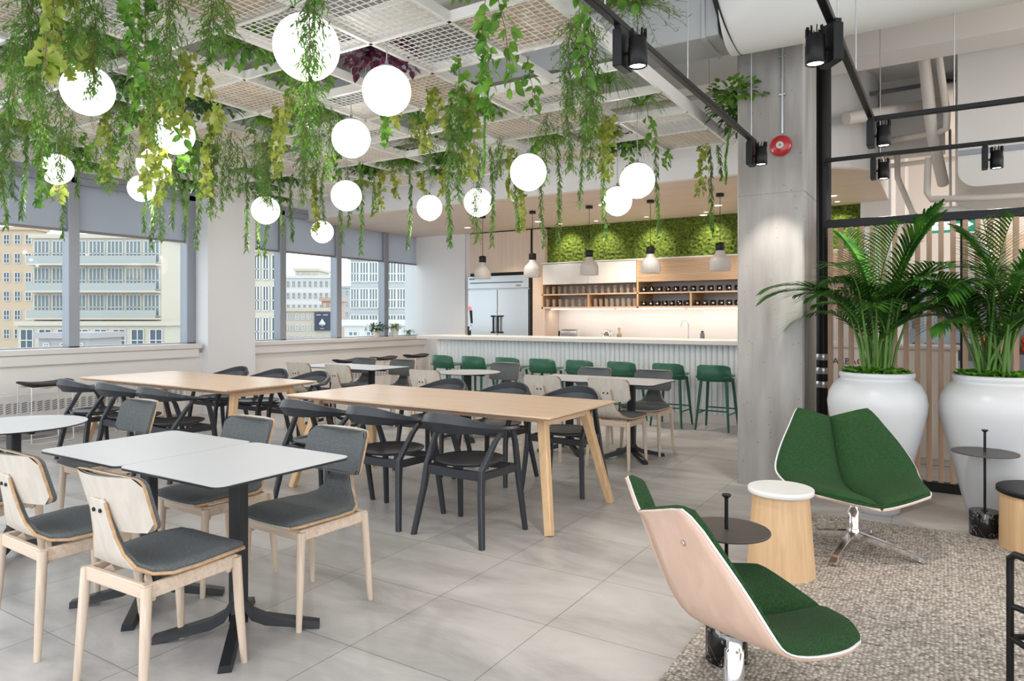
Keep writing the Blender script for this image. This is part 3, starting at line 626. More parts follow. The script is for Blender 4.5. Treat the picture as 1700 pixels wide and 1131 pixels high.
# fridge
FX0, FX1, FY, FT = yon(779, KY), yon(879.5, KY), KY-.03, 2.12
fr = thing('refrigerator', 'double-door stainless steel refrigerator with black handles', 'refrigerator', ((FX0+FX1)/2, FY, 0)); hw_ = (FX1-FX0)/2
obj('cabinet_body', MB().b2((-hw_, .03, .1), (hw_, .78, FT), .01), 'steel', fr)
for s_ in (-1, 1):
    d_ = obj('door', MB().b2((min(0, s_*hw_)+.006, -.02, .16), (max(0, s_*hw_)-.006, .03, 1.865), .006), 'steel', fr)
    obj('door_handle', MB().bar((s_*.05, -.07, 1.06), (s_*.05, -.07, 1.38), .028, .03).bar((s_*.05, -.06, 1.37), (s_*.13, -.03, 1.37), .022, .03).bar((s_*.05, -.06, 1.07), (s_*.13, -.03, 1.07), .022, .03), 'black_satin', d_)
obj('top_grille', MB().b2((-hw_, -.02, 1.885), (hw_, .03, FT), .006).b2((-hw_+.05, -.03, 2.00), (hw_-.12, -.018, 2.012)), 'steel', fr)
obj('grille_slot', MB().b2((-hw_+.05, -.024, 1.985), (hw_-.12, -.019, 2.0)), 'black_satin', fr)
obj('badge', MB().b2((-hw_+.04, -.026, 2.055), (-hw_+.16, -.019, 2.085)), 'alu_dark', fr)
obj('display', MB().b2((hw_-.26, -.026, 1.915), (hw_-.16, -.019, 1.945)), 'alu_dark', fr)
text('badge_lettering', 'True', .032, 'label_grey', (-hw_+.065, -.0275, 2.06), fr)
for s_ in (-1, 1): obj('foot', MB().tube([(s_*(hw_-.1), .1, 0), (s_*(hw_-.1), .1, .1)], .02, 8), 'alu_dark', fr)
oc = thing('overfridge_cabinet', 'pale veneer cupboard above the refrigerator', 'cabinet', (0, 0, 0))
obj('panel', MB().b2((FX0+.01, KY, FT+.06), (FX1+.06, KY+.6, SOF-.02), .002), 'pale_veneer', oc)
obj('shadow_gap', MB().b2((FX0+.01, KY+.02, FT+.02), (FX1+.06, KY+.6, FT+.06)).b2((FX0+.01, KY+.02, SOF-.02), (FX1+.4, KY+.6, SOF)), 'black_satin', oc)
st('wall_kitchen', MB().b2((-7.80, KY+.05, 0), (FX0-.005, KY+.9, SOF)), 'white_wall')
tp = thing('tall_end_panel', 'tall pale wood panel between the refrigerator and the shelves', 'panel', (0, 0, 0))
SX0, SX1, SYF = yon(899, 10.62), -1.02, 10.62
obj('panel', MB().b2((FX1+.07, KY-.02, 0), (SX0-.012, KY+.6, SOF-.02), .002), 'pale_veneer', tp)
obj('edge_strip', MB().b2((FX1+.035, KY-.03, 0), (FX1+.065, KY+.6, SOF-.02)), 'black_satin', tp)
# shelving
sh = thing('wall_shelving', 'long wall unit of open shelves with white and battened doors above', 'shelving', (0, 0, 0))
SY1 = KY+.50; Z0, Z1, Z2, Z3 = 1.53, 1.755, 1.935, 2.285
XM = yon(1057, SYF)
obj('bottom_board', MB().b2((SX0, SYF, Z0-.03), (SX1, SY1, Z0)), 'oak_x', sh)
obj('middle_board', MB().b2((SX0, SYF, Z1-.022), (SX1, SY1, Z1)), 'oak_x', sh)
obj('top_board', MB().b2((SX0, SYF+.02, Z2), (SX1, SY1, Z2+.02)), 'oak_x', sh)
obj('back_board', MB().b2((SX0, SY1-.012, Z0), (SX1, SY1, Z3)), 'sill', sh)
for k, x in enumerate((SX0, XM, yon(1390, SYF))): obj('upright', MB().b2((x, SYF, Z0-.03), (x+.03, SY1, Z3)), 'oak_z', sh)
for x in (yon(975, SYF), yon(1145, SYF), -1.7): obj('divider', MB().b2((x, SYF+.005, Z0), (x+.028, SY1, Z1-.02)), 'oak_z', sh)
xd = (SX0+XM)/2+.02
for a, b in ((SX0+.032, xd-.003), (xd+.003, XM-.004)): obj('white_door', MB().b2((a, SYF-.015, Z2-.015), (b, SYF+.004, Z3-.01), .002), 'white_paint', sh)
bt = MB().b2((XM+.034, SYF, Z2-.012), (SX1, SYF+.01, Z3))
z = Z2-.005
while z < Z3-.01: bt.b2((XM+.034, SYF-.014, z), (SX1, SYF, z+.014), .003); z += .0235
obj('battened_door', bt, 'batten', sh)
obj('top_cap', MB().b2((SX0, SYF-.01, Z3), (SX1, SY1, Z3+.02)), 'white_paint', sh)
# moss wall
ms_ = MB(); nx, nz = 330, 46; mx0_, mx1_, mz0, mz1 = SX0-.01, -1.0, Z3+.02, SOF; yb = KY+.12
vs_ = []
for b_ in range(nz+1):
    for a_ in range(nx+1):
        x = mx0_+(mx1_-mx0_)*a_/nx; z = mz0+(mz1-mz0)*b_/nz
        h = mn.noise(V((x*26, z*26, 3)))*.045+mn.noise(V((x*55, z*55, 9)))*.022
        vs_.append((x+rnd(-.004, .004), yb-.04-h, z+rnd(-.004, .004)))
ms_.add(vs_, [(b_*(nx+1)+a_, b_*(nx+1)+a_+1, (b_+1)*(nx+1)+a_+1, (b_+1)*(nx+1)+a_) for b_ in range(nz) for a_ in range(nx)], True)
mo = tag(obj('moss_wall', ms_, 'moss', None, 'stuff'), 'wide strip of green preserved moss above the kitchen shelves', 'moss', kind='stuff')
# under-shelf strips and ceiling downlights
for k, (a, b) in enumerate(((915, 1018), (1024, 1135), (1142, 1250))):
    xa, xb = yon(a, KY+.1), yon(b, KY+.1); t = tag(obj('strip_light', MB().b2((xa, KY+.10, Z0-.045), (xb, KY+.13, Z0-.032)), 'strip'), 'under-shelf strip light, '+('left of three', 'middle of three', 'right of three')[k]+', over the splashback', 'strip light', 'strip lights under the shelves')
    light('strip_glow', 'AREA', ((xa+xb)/2, KY+.16, Z0-.05), STRIP_W, NEUT, size=xb-xa, sy=.03, aim=((xa+xb)/2, KY+.50, Z0-.55))
DL = [(776, 378, 'left, before the white kitchen wall'), (893, 368, 'by the tall wood panel'), (1192, 341, 'near right pendant'), (1382, 325, 'right of the riser pipe'), (1168, 357, 'small one at the moss top right'), (1000, 340, 'above the third pendant')]
def build_dl():
    t = thing('downlight', '', 'downlight'); obj('trim_ring', MB().lathe([(.055, -.004), (.068, -.004), (.068, .002)], 24, cap=False), 'white_paint', t); obj('diffuser', MB().lathe([(.056, -.003), (.056, -.001)], 20), 'bulb', t); return t
mkdl = Maker(build_dl)
for x, y, lb in DL:
    p = onz(x, y, SOF-.002); mkdl(p, 0, 'round recessed downlight in the plank ceiling, '+lb, 'recessed downlights')
for k, px_ in enumerate((945, 1003, 1085, 1182, 1395)):
    x = yon(px_, KY); lb = ['leftmost', 'second', 'third', 'fourth', 'fifth'][k]; g_ = mkdl((x, KY-.32, SOF-.002), 0, 'recessed moss-wall downlight close above the moss, %s from left' % lb if k else 'recessed moss-wall downlight close above the moss, leftmost', 'recessed downlights')
    g_.scale = (.6, .6, 1)
    light('moss_wash', 'SPOT', (x, KY-.32, SOF-.03), DOWN_W, (1, .93, .78), .02, (x, KY+.10, 2.42), 80, .9)
for x in (-6.6, -4.3, -2.2): light('kitchen_down', 'SPOT', (x, 9.95, SOF-.03), KITCH_W, WARM, .05, (x, 10.0, 0), 110, .8)
for x, y, k in ((2.9, 5.4, 2.2), (3.0, 8.6, 1.2), (.9, 11.6, 1.0), (3.2, 12, 1)): light('added_fill', 'POINT', (x, y, 2.8), FILL_W*k, WARM, .25)  # added point fills without fixtures, to brighten the right side and far room
for x in (-7.6, -5.4, -3.2): light('soffit_down', 'SPOT', (x, 8.35, SOF-.03), KITCH_W*.8, NEUT, .05, (x, 8.1, 0), 120, .9)
# bar pendants
def build_pend():
    t = thing('bell_pendant', '', 'pendant lamp')
    obj('canopy', MB().lathe([(.05, .955), (.05, .99)], 20), 'black_satin', t)
    obj('cord', MB().tube([(0, 0, .34), (0, 0, .96)], .004, 6), 'black_satin', t)
    obj('neck', MB().lathe([(.012, .365), (.052, .355), (.056, .345), (.056, .262), (.050, .255)], 24), 'black_satin', t)
    obj('shade', MB().lathe([(.052, .262), (.056, .225), (.085, .195), (.115, .165), (.126, .135), (.130, .12), (.130, .0), (.124, .0), (.122, .12), (.105, .16), (.05, .21)], 32, cap=False), 'pendant_white', t)
    rg = MB()
    for k in range(48): a = 2*pi*k/48; rg.box((.1305*cos(a), .1305*sin(a), .06), (.0035, .006, .118), M.Rotation(a, 3, 'Z'))
    obj('ribbed_band', rg, 'pendant_white', t)
    obj('bulb', MB().sphere((0, 0, .06), .045, 16), 'bulb', t); return t
mkp = Maker(build_pend)
for k, x in enumerate((-6.17, -5.26, -4.32, -3.40, -2.46)):
    mkp((x, 9.0, 1.955), 0, 'white ribbed bell pendant with black neck over the bar, '+o_of(k, 5), 'bell pendants over the bar'); light('pendant_glow', 'SPOT', (x, 9.0, 1.95), PEND_W, WARM, .06, (x, 9.0, 0), 100, .8)
# glasses, mugs
def build_glass():
    return tag(obj('tumbler', MB().lathe([(.028, 0), (.034, .135), (.031, .135), (.026, .008), (.0, .008)], 14, cap=False), 'tumbler'), '', 'glass')
mg = Maker(build_glass)
def row(make, xa, xb, n, z, y, pre, grp):
    for k in range(n):
        x = xa+(xb-xa)*k/(n-1); make((x, y+rnd(-.004, .004), z), rnd(0, .5), pre+', '+o_of(k, n), grp)
row(mg, SX0+.09, XM-.06, 15, Z1, SYF+.07, 'clear tumbler on the upper glass shelf', 'tumblers on the shelves')
row(mg, SX0+.09, yon(975, SYF)-.05, 7, Z0, SYF+.07, 'clear tumbler on lower left glass shelf', 'tumblers on the shelves')
row(mg, yon(975, SYF)+.12, XM-.06, 8, Z0, SYF+.07, 'clear tumbler on lower right glass shelf', 'tumblers on the shelves')
def build_mug():
    t = thing('mug', '', 'mug')
    obj('cup', MB().lathe([(.037, 0), (.043, .01), (.043, .088), (.039, .088), (.037, .01), (0, .01)], 16, cap=False), 'mug_black', t)
    obj('handle', MB().tube([(-.03, -.03, .07), (-.052, -.045, .068), (-.056, -.05, .045), (-.05, -.045, .025), (-.032, -.03, .02)], .006, 6), 'mug_black', t)
    obj('emblem', MB().b2((-.014, -.0450, .035), (.014, -.0435, .052)), 'mug_white', t); return t
mm_ = Maker(build_mug)
XR = yon(1225, SYF)
row(mm_, XM+.10, XR-.02, 12, Z1, SYF+.07, 'black mug with white emblem on upper mug shelf', 'black mugs on the shelves')
row(mm_, XM+.10, yon(1145, SYF)-.07, 7, Z0, SYF+.07, 'black mug with white emblem, lower left mug shelf', 'black mugs on the shelves')
row(mm_, yon(1145, SYF)+.10, XR-.02, 6, Z0, SYF+.07, 'black mug with white emblem, lower right mug shelf', 'black mugs on the shelves')
# things on the back counter
BZ = .92; BY = KY+.15
t = thing('toaster', 'chrome toaster on the back counter at left', 'toaster', (yon(947, BY), BY, BZ))
obj('body', MB().prism(rrect(.36, .20, .04), .01, .21, .02), 'chrome', t); obj('end_cap', MB().b2((-.20, -.09, .01), (-.18, .09, .19), .01), 'black_satin', t); obj('lever', MB().b2((-.22, -.02, .12), (-.19, .02, .14), .003), 'black_satin', t)
obj('bread_slots', MB().b2((-.14, -.05, .208), (.14, -.025, .213)).b2((-.14, .025, .208), (.14, .05, .213)), 'black_satin', t)
t = thing('kettle', 'rounded chrome kettle on back counter, left of the oil bottle', 'kettle', (yon(1008, BY), BY, BZ))
obj('body', MB().lathe([(.085, 0), (.092, .05), (.085, .13), (.06, .19), (.02, .215), (0, .217)], 24), 'chrome', t); obj('handle', MB().tube([(.05, 0, .20), (.11, 0, .21), (.125, 0, .15), (.10, 0, .05)], .012, 8), 'chrome', t); obj('spout', MB().tube([(-.06, 0, .12), (-.11, 0, .17)], [.025, .012], 8), 'chrome', t)
t = thing('oil_bottle', 'glass bottle of yellow oil with cork on the back counter', 'bottle', (yon(1028, BY), BY, BZ))
obj('bottle', MB().lathe([(.045, 0), (.045, .13), (.02, .18), (.018, .22)], 16), 'tumbler', t); obj('oil', MB().lathe([(.040, .003), (.040, .145)], 16), 'oil', t); obj('cork', MB().lathe([(.022, .22), (.022, .25)], 12), 'ply_edge', t)
t = thing('faucet', 'tall chrome gooseneck faucet at the kitchen sink', 'faucet', (yon(1143, BY), BY, BZ))
obj('neck', MB().tube([(0, 0, 0), (0, 0, .33), (-.02, -.01, .37), (-.06, -.02, .385), (-.10, -.03, .37), (-.115, -.03, .33), (-.115, -.03, .27)], .011, 10), 'chrome', t); obj('base', MB().lathe([(.025, 0), (.025, .04), (.018, .06)], 16), 'chrome', t); obj('lever', MB().tube([(.02, 0, .05), (.07, 0, .07)], .007, 6), 'chrome', t)
t = thing('canister', 'small dark soap dispenser on the back counter near the faucet', 'dispenser', (yon(1166, BY), BY, BZ)); obj('body', MB().lathe([(.035, 0), (.036, .15), (.028, .19), (.01, .195)], 16), 'alu_dark', t); obj('cap', MB().lathe([(.02, .195), (.02, .215)], 12), 'black_satin', t)
# tap tower on the bar
t = thing('tap_tower', 'black draught tap with pink badge on the bar end', 'tap', (yon(779, 9.1), 9.1, 1.063))
obj('column', MB().lathe([(.03, 0), (.03, .14)], 16), 'black_satin', t); obj('tap_handle', MB().bar((.05, 0, .19), (.03, 0, .40), .028, .03, .04, .03), 'black_satin', t); obj('tap_spout', MB().tube([(0, 0, .12), (.05, -.03, .16), (.05, -.05, .08)], .012, 8), 'steel', t)
b_ = MB().lathe([(.035, -.006), (.035, .006)], 20); b_.v = [tuple(V((0.025, -.02, .43))+(Rx @ V(p))) for p in b_.v]; obj('badge', b_, 'pink', t)

# ================================================================== STOOLS
def build_stool():
    t = thing('bar_stool', '', 'stool'); DZ = -.04
    LG = [((.15, .13, .61), (.20, .20, 0)), ((-.15, .13, .61), (-.20, .20, 0)), ((.15, -.13, .61), (.20, -.20, 0)), ((-.15, -.13, .61), (-.20, -.20, 0))]
    for a, b in LG: obj('leg', MB().tube([b, V(b).lerp(V(a), .5), a], [.012, .017, .019], 10), 'green_stool', t)
    def pt(i, z): a, b = LG[i]; return V(b).lerp(V(a), z/.61)
    for i, j, z in ((0, 1, .24), (2, 3, .24), (0, 2, .20), (1, 3, .20)): obj('stretcher', MB().tube([pt(i, z), pt(j, z)], .009, 8), 'green_stool', t)
    se = MB(); rings = []
    for k in range(9):
        y = -.18+.40*k/8; w = .21*(1-.25*(k/8)**2); z = .622+.012*(k/8-.5)**2*4
        rings.append([V((w*cos(a), y, z+(.014*sin(a) if sin(a) > 0 else .014*sin(a))+.012*abs(cos(a)))) for a in [2*pi*q/16 for q in range(16)]])
    obj('seat', se.loft(rings), 'green_stool', t)
    bk = []; n = 20
    for q in range(n+1):
        u = -1+2*q/n; x = .205*u; y = -.185+.10*abs(u)**2.4; hgt = .20*(1-.16*abs(u)**6); lo = .588; o = .018*(1-abs(u)**2)
        bk.append([V((x*1.0, y-.012, lo)), V((x*1.04, y-.012-.02, lo+hgt*.2)), V((x*.97, y-.012-.045, lo+hgt)), V((x*.97, y+.006-.045, lo+hgt)), V((x*1.04, y+.008-.02, lo+hgt*.2)), V((x, y+.006, lo))])
    obj('backrest', MB().loft(bk), 'green_stool', t)
    obj('back_ledge', MB().tube([V((.22*u, -.207+.11*abs(u)**2.4, .628)) for u in [-1+.1*k for k in range(21)]], .009, 6), 'green_stool', t)
    return t
mks = Maker(build_stool); SXS = [yon(p, 8.36) for p in (740, 790, 847, 904, 966, 1036, 1112, 1188)]
for k, x in enumerate(SXS): mks((x, 8.42, 0), rad(-3+rnd(-3, 3)), 'dark green bar stool at the fluted bar, '+o_of(k, 8), 'green bar stools')
def build_ws():
    t = thing('window_stool', '', 'stool'); m = MB(); rings = []
    for k in range(13):
        u = -1+k/6; y = .235*u; hh = .015+.040*(1-abs(u)**2.2); zc = .632+.020*abs(u)**2
        rings.append([V((.17*(1-.25*abs(u)**4)*cos(a), y, zc+(.018 if sin(a) > 0 else hh)*sin(a))) for a in [2*pi*q/14 for q in range(14)]])
    obj('seat', m.loft(rings), 'black_seat', t)
    for s_ in (-1, 1): obj('sled_leg', MB().tube([(.15*s_, -.20, .60), (.17*s_, -.21, .02), (.17*s_, -.19, .006), (.17*s_, .19, .006), (.17*s_, .21, .02), (.15*s_, .20, .60)], .006, 6), 'wire', t)
    obj('seat_rail', MB().tube([(.15, -.20, .60), (.15, .20, .60), (-.15, .20, .60), (-.15, -.20, .60), (.15, -.20, .60)], .006, 6), 'wire', t)
    obj('footrest', MB().tube([(.165, -.205, .22), (-.165, -.205, .22)], .006, 6), 'wire', t); return t
mkw = Maker(build_ws)
for y, lb in ((2.84, 'cut by the left picture edge'), (3.72, 'behind the round white table at left'), (4.60, 'mostly hidden behind the left wooden table'), (8.24, 'leftmost of the three far ones'), (9.10, 'middle of the three far ones'), (9.98, 'rightmost of far ones, by the bar end')): mkw((-8.34, y, 0), 0, 'black-seated white wire stool under window sill, '+lb, 'wire stools along the window sill')

# ================================================================== DINING FURNITURE
def build_cafe():
    t = thing('cafe_chair', '', 'chair')
    for sx in (-1, 1):
        obj('leg', MB().tube([(sx*.207, -.215, 0), (sx*.198, -.20, .22), (sx*.190, -.188, .425)], [.0125, .018, .019], 12), 'ash', t)
        obj('leg', MB().tube([(sx*.200, .205, 0), (sx*.190, .190, .22), (sx*.185, .180, .42)], [.0125, .018, .019], 12), 'ash', t)
        obj('side_rail', MB().bar((sx*.186, -.20, .405), (sx*.176, .18, .405), .022, .05), 'ash_h', t)
        obj('corner_brace', MB().bar((sx*.18, -.16, .375), (sx*.10, -.13, .425), .022, .03).bar((sx*.18, .16, .375), (sx*.10, .13, .425), .022, .03), 'ash_h', t)
    obj('rear_rail', MB().bar((-.19, -.185, .405), (.19, -.185, .405), .022, .05), 'ash_h', t)
    obj('front_rail', MB().bar((-.185, .175, .405), (.185, .175, .405), .022, .045), 'ash_h', t)
    # seat + stem shell: profile along the side
    prof = [(.225, .438, .165), (.20, .446, .205), (.10, .450, .222), (0, .446, .222), (-.10, .444, .210), (-.155, .451, .175), (-.190, .475, .130), (-.210, .52, .092), (-.224, .58, .066), (-.237, .64, .054), (-.250, .705, .046), (-.253, .718, .036)]
    def shell(off, th, m, shrink=0, bulge=0, k0=0, k1=99):
        rings = []; P = prof[k0:k1]
        for k, (y, z, w) in enumerate(P):
            a = V((P[max(k-1, 0)][0], P[max(k-1, 0)][1])); b2_ = V((P[min(k+1, len(P)-1)][0], P[min(k+1, len(P)-1)][1])); tt = (b2_-a).normalized(); nn_ = V((0, tt.y, -tt.x)) if False else V((0, -(-tt.y), 0)); nx_ = V((0, tt.y, -tt.x))
            nrm = V((0, tt.y, -tt.x)); 
            ww = w-shrink; top = []; bot = []
            for q in range(9):
                u = -1+q/4; base = V((ww*u, y, z))+V((0, 0, .006*u*u))
                e = bulge*(1-abs(u)**4)*(1 if 0 < k < len(P)-1 else .3)
                top.append(base+nrm*(off+th/2+e)); bot.append(base+nrm*(off-th/2))
            rings.append(top+bot[::-1])
        return m.loft(rings)
    obj('seat_shell', shell(0, .011, MB()), 'ash_pale', t)
    e = MB()
    for s_ in (-1, 1): e.tube([V((s_*(w+.0005), y, z+.006)) for y, z, w in prof[:-1]], .0062, 6)
    obj('ply_edge', e, 'ply_edge', t)
    obj('seat_pad', shell(.012, .014, MB(), .006, .008, 0, 10), 'felt_grey', t)
    def panel(w, h, y0, z0, th, off, r, lean=-.06):
        o = []; pts = rrect(2*w, h, r, 5); 
        for dy in (0, th):
            ring = []
            for (x, zz) in pts: ring.append(V((x, y0+off+dy+.055*(x/.2)**2+lean*(zz/h)-.0, z0+zz)))
            o.append(ring)
        m = MB(); n = len(pts)
        m.add(o[0]+o[1], [(i, (i+1) % n, n+(i+1) % n, n+i) for i in range(n)], False, 1)
        for ring, fl_ in ((o[0], False), (o[1], True)):   # curved faces as strips
            g = 14; vs = []; 
            for a in range(g+1):
                x = -w+2*w*a/g; ins = 0 if abs(x) < w-r else r-sqrt(max(0, r*r-(abs(x)-(w-r))**2)); hh = h/2-ins; dy = th if fl_ else 0
                for zz in (-hh, 0, hh): vs.append(V((x, y0+off+dy+.055*(x/.2)**2+lean*(zz/h), z0+zz)))
            fs = []
            for a in range(g):
                for b_ in range(2):
                    f = (a*3+b_, (a+1)*3+b_, (a+1)*3+b_+1, a*3+b_+1); fs.append(f if not fl_ else f[::-1])
            m.add(vs, fs, True, 0)
        return m
    obj('backrest', panel(.200, .205, -.243, .705, .012, .0, .035), ['ash_pale', 'ply_edge'], t)
    obj('backrest_pad', panel(.196, .200, -.243, .705, .018, .0125, .033), ['felt_grey', 'felt_grey'], t)
    sc = MB()
    for x in (-.020, .020):
        q = MB().lathe([(.0075, 0), (.0075, .004)], 10); q.v = [tuple(V((x, -.252, .680))+(Rx @ V(p))) for p in q.v]; sc.add(q.v, q.f)
    obj('screws', sc, 'black_satin', t)
    return t
mkc = Maker(build_cafe)
GC = 'grey felt cafe chairs'
C_ = [(-2.535, 1.545, 2, 'front white table, nearest the camera, seen from behind'), (-3.235, 1.545, 0, 'front white table at left, second from camera, seen from behind'), (-2.555, 2.255, 180, 'right corner of the front white table, facing the camera'), (-3.235, 2.255, 180, 'far side of the front white table, facing camera, left one'), (-4.52, 2.38, 180, 'far side of the round white table at left'), (-4.12, 1.52, 22, 'at the left picture edge, mostly cut off'),
      (-2.555, 5.92, 0, 'near side of far right white table, right one, pale back'), (-3.235, 5.92, 0, 'near side of far right white table, left one, pale back'), (-2.555, 6.66, 180, 'far side of far right white table, right one, grey back'), (-3.235, 6.66, 180, 'far side of far right white table, left one, grey back'), (-4.46, 6.80, 180, 'far side of the far round table, grey back'), (-4.62, 5.86, 0, 'near side of the far round table, pale back'),
      (-5.95, 5.92, 0, 'near side of far left white table, right one, pale back'), (-6.62, 5.92, 0, 'near side of far left white table, left one, pale back'), (-5.95, 6.66, 180, 'far side of far left white table, right one, grey back'), (-6.62, 6.66, 180, 'far side of far left white table, left one, grey back')]
for x, y, a, lb in C_: mkc((x, y, 0), rad(a+rnd(-2, 2)), 'cafe chair at '+lb if not lb.startswith('at') else 'grey felt cafe chair '+lb, GC)
def ped(t, z=.725):
    obj('pedestal', MB().box((0, 0, (z+.03)/2+.01), (.072, .052, z-.05), None, .006), 'black_metal', t)
    for a in (45, 135, 225, 315):
        d = V((cos(rad(a)), sin(rad(a)), 0)); m = MB(); pts = [(d*.015, .20, .05), (d*.028, .13, .048), (d*.055, .085, .044), (d*.11, .058, .042), (d*.335, .014, .028)]
        rings = []
        for p, zz, hh in pts:
            s_ = V((-d.y, d.x, 0))*.026; rings.append([V((p.x, p.y, zz-hh/2))-s_, V((p.x, p.y, zz-hh/2))+s_, V((p.x, p.y, zz+hh/2))+s_*.8, V((p.x, p.y, zz+hh/2))-s_*.8])
        obj('foot', m.loft(rings, True, False), 'black_metal', t)
    obj('plate', MB().box((0, 0, z-.004), (.30, .30, .008), None, .002).bar((-.22, 0, z-.014), (.22, 0, z-.014), .03, .02), 'black_metal', t)
def build_sq():
    t = thing('square_table', '', 'table'); ped(t)
    obj('tabletop', MB().prism(rrect(.668, .668, .045, 8), .729, .738).add([], []), 'black_edge', t)
    obj('surface', MB().prism(rrect(.668, .668, .045, 8), .738, .741), 'laminate', t); return t
mkq = Maker(build_sq)
for x, y, lb in ((-2.565, 1.895, 'right half of the front pair of joined tables'), (-3.236, 1.895, 'left half of the front pair of joined tables'), (-2.565, 6.28, 'right half of the far right pair near stools'), (-3.236, 6.28, 'left half of the far right pair near stools'), (-5.95, 6.28, 'right half of the far left pair before the windows'), (-6.62, 6.28, 'left half of the far left pair before the windows')): mkq((x, y, 0), 0, 'white square table with black edge, '+lb, 'white square pedestal tables')
def build_rd():
    t = thing('round_table', '', 'table'); ped(t)
    obj('tabletop', MB().lathe([(.35, .729), (.365, .732), (.366, .738)], 56), 'black_edge', t); obj('surface', MB().lathe([(.366, .738), (.365, .741)], 56), 'laminate', t); return t
mkr = Maker(build_rd)
mkr((-4.558, 1.867, 0), 0, 'round white table with black edge, cut by left edge', 'white round pedestal tables'); mkr((-4.54, 6.33, 0), 0, 'round white table with black edge, before the green stools', 'white round pedestal tables')
def build_wt():
    t = thing('wooden_table', '', 'table'); w, d = 1.20, .505
    m = MB(); lo = rrect(2*w-.07, 2*d-.07, .01, 3); mi_ = rrect(2*w, 2*d, .014, 3)
    m.loft([[V((p[0], p[1], .712)) for p in lo], [V((p[0], p[1], .730)) for p in mi_], [V((p[0], p[1], .738)) for p in mi_], [V((p[0]*.999, p[1]*.999, .740)) for p in mi_]], True, False)
    obj('tabletop', m, 'oak_x', t)
    for sx in (-1, 1):
        for sy in (-1, 1):
            a = V((sx*(w-.03), sy*(d-.045), 0)); b_ = V((sx*(w-.17), sy*(d-.21), .712))
            obj('leg', MB().bar(a, b_, .052, .050, .066, .058, up=(0, 1, 0), ch=.006), 'oak_leg', t)
        obj('crossbeam', MB().bar((sx*(w-.165), -d+.20, .680), (sx*(w-.165), d-.20, .680), .045, .06), 'oak_y', t)
    for sy in (-1, 1): obj('apron', MB().bar((-w+.18, sy*(d-.22), .690), (w-.18, sy*(d-.22), .690), .024, .045), 'oak_x', t)
    return t
mkt = Maker(build_wt); mkt((-3.25, 4.225, 0), 0, 'long oak dining table in the middle, ringed by black armchairs', 'long oak tables'); mkt((-6.33, 4.17, 0), 0, 'long oak dining table at left below the windows and pillar', 'long oak tables')
def build_arm():
    t = thing('armchair', '', 'chair'); mt = 'charcoal'
    def leg(pts, ws): 
        m = MB(); rings = []
        for (p, w, h) in [(V(a), b_[0], b_[1]) for a, b_ in zip(pts, ws)]:
            c = .006; rings.append([p+V((sx, sy, 0)) for sx, sy in ((w/2-c, -h/2), (w/2, -h/2+c), (w/2, h/2-c), (w/2-c, h/2), (-w/2+c, h/2), (-w/2, h/2-c), (-w/2, -h/2+c), (-w/2+c, -h/2))])
        return m.loft(rings, True, False)
    for s_ in (-1, 1):
        obj('leg', leg([(s_*.265, -.235, 0), (s_*.222, -.185, .30), (s_*.212, -.165, .44), (s_*.235, -.06, .60), (s_*.258, .01, .675)], [(.032, .034), (.034, .042), (.034, .046), (.03, .042), (.028, .045)]), mt, t)
        obj('leg', leg([(s_*.262, .235, 0), (s_*.236, .195, .34), (s_*.236, .180, .44), (s_*.250, .135, .58), (s_*.262, .085, .668)], [(.030, .032), (.032, .040), (.032, .042), (.03, .038), (.026, .038)]), mt, t)
        obj('side_rail', MB().bar((s_*.215, -.165, .405), (s_*.234, .18, .405), .026, .045), mt, t)
        obj('foot_pad', MB().lathe([(.013, 0), (.013, .006)], 10, (s_*.265, -.235, -.001)).lathe([(.013, 0), (.013, .006)], 10, (s_*.262, .235, -.001)), 'black_satin', t)
    obj('rear_rail', MB().bar((-.212, -.168, .405), (.212, -.168, .405), .026, .055), mt, t); obj('front_rail', MB().bar((-.234, .175, .405), (.234, .175, .405), .026, .045), mt, t)
    se = []; R0_ = [(.0, 0), (.10, .002), (.17, .010), (.205, .020), (.218, .027), (.214, .018), (.16, -.004), (.0, -.014)]
    m = MB(); n = 32; rings = []
    for r, z in R0_:
        rings.append([V((r*cos(a)*1.02, r*sin(a)*1.0-.002, .445+z)) for a in [2*pi*q/n for q in range(n)]])
    obj('seat', m.loft(rings, False, True), mt, t)
    # curved back band: one continuous rail
    N_ = 40; rings = []
    for q in range(N_+1):
        th = -8+196*q/N_; a = rad(th); s_ = max(0.0, sin(a)); x = .287*cos(a)*(1.0 if abs(cos(a)) < .98 else 1); y = .105-.405*(s_**.85) if s_ > 0 else .105+.06*abs(sin(a))
        k = s_**1.7; zt = .682+.105*k; zb = zt-(.020+.105*k); nx_ = V((cos(a), -sin(a)*.9, 0)).normalized(); zm = zb*.45+zt*.55; o = .016
        c = V((x, y, 0))
        rings.append([c+nx_*(-.014)+V((0, 0, zt)), c+nx_*(.006+.004*k)+V((0, 0, zt)), c+nx_*(.022+.006*k)+V((0, 0, zm)), c+nx_*(.004-.022*k)+V((0, 0, zb)), c+nx_*(-.014-.018*k)+V((0, 0, zb)), c+nx_*(-.014)+V((0, 0, zm))])
    obj('back_rail', MB().loft(rings, True, False), mt, t)
    return t
mka = Maker(build_arm); GA = 'black wooden armchairs'
for k, x in enumerate((-2.545, -3.20, -3.86)): mka((x, 3.575, 0), rad((-2, 0, 2)[k]), 'black armchair on near side of the middle oak table, '+('right', 'middle', 'left')[k]+' one', GA)
for k, x in enumerate((-2.56, -3.22, -3.88)): mka((x, 4.89, 0), rad(180+(1, -2, 0)[k]), 'black armchair on far side of the middle oak table, '+('right', 'middle', 'left')[k]+' one', GA)
for k, x in enumerate((-5.60, -6.25, -6.92)): mka((x, 3.53, 0), rad((0, 2, -2)[k]), 'black armchair on near side of the left oak table, '+('right', 'middle', 'left')[k]+' one', GA)
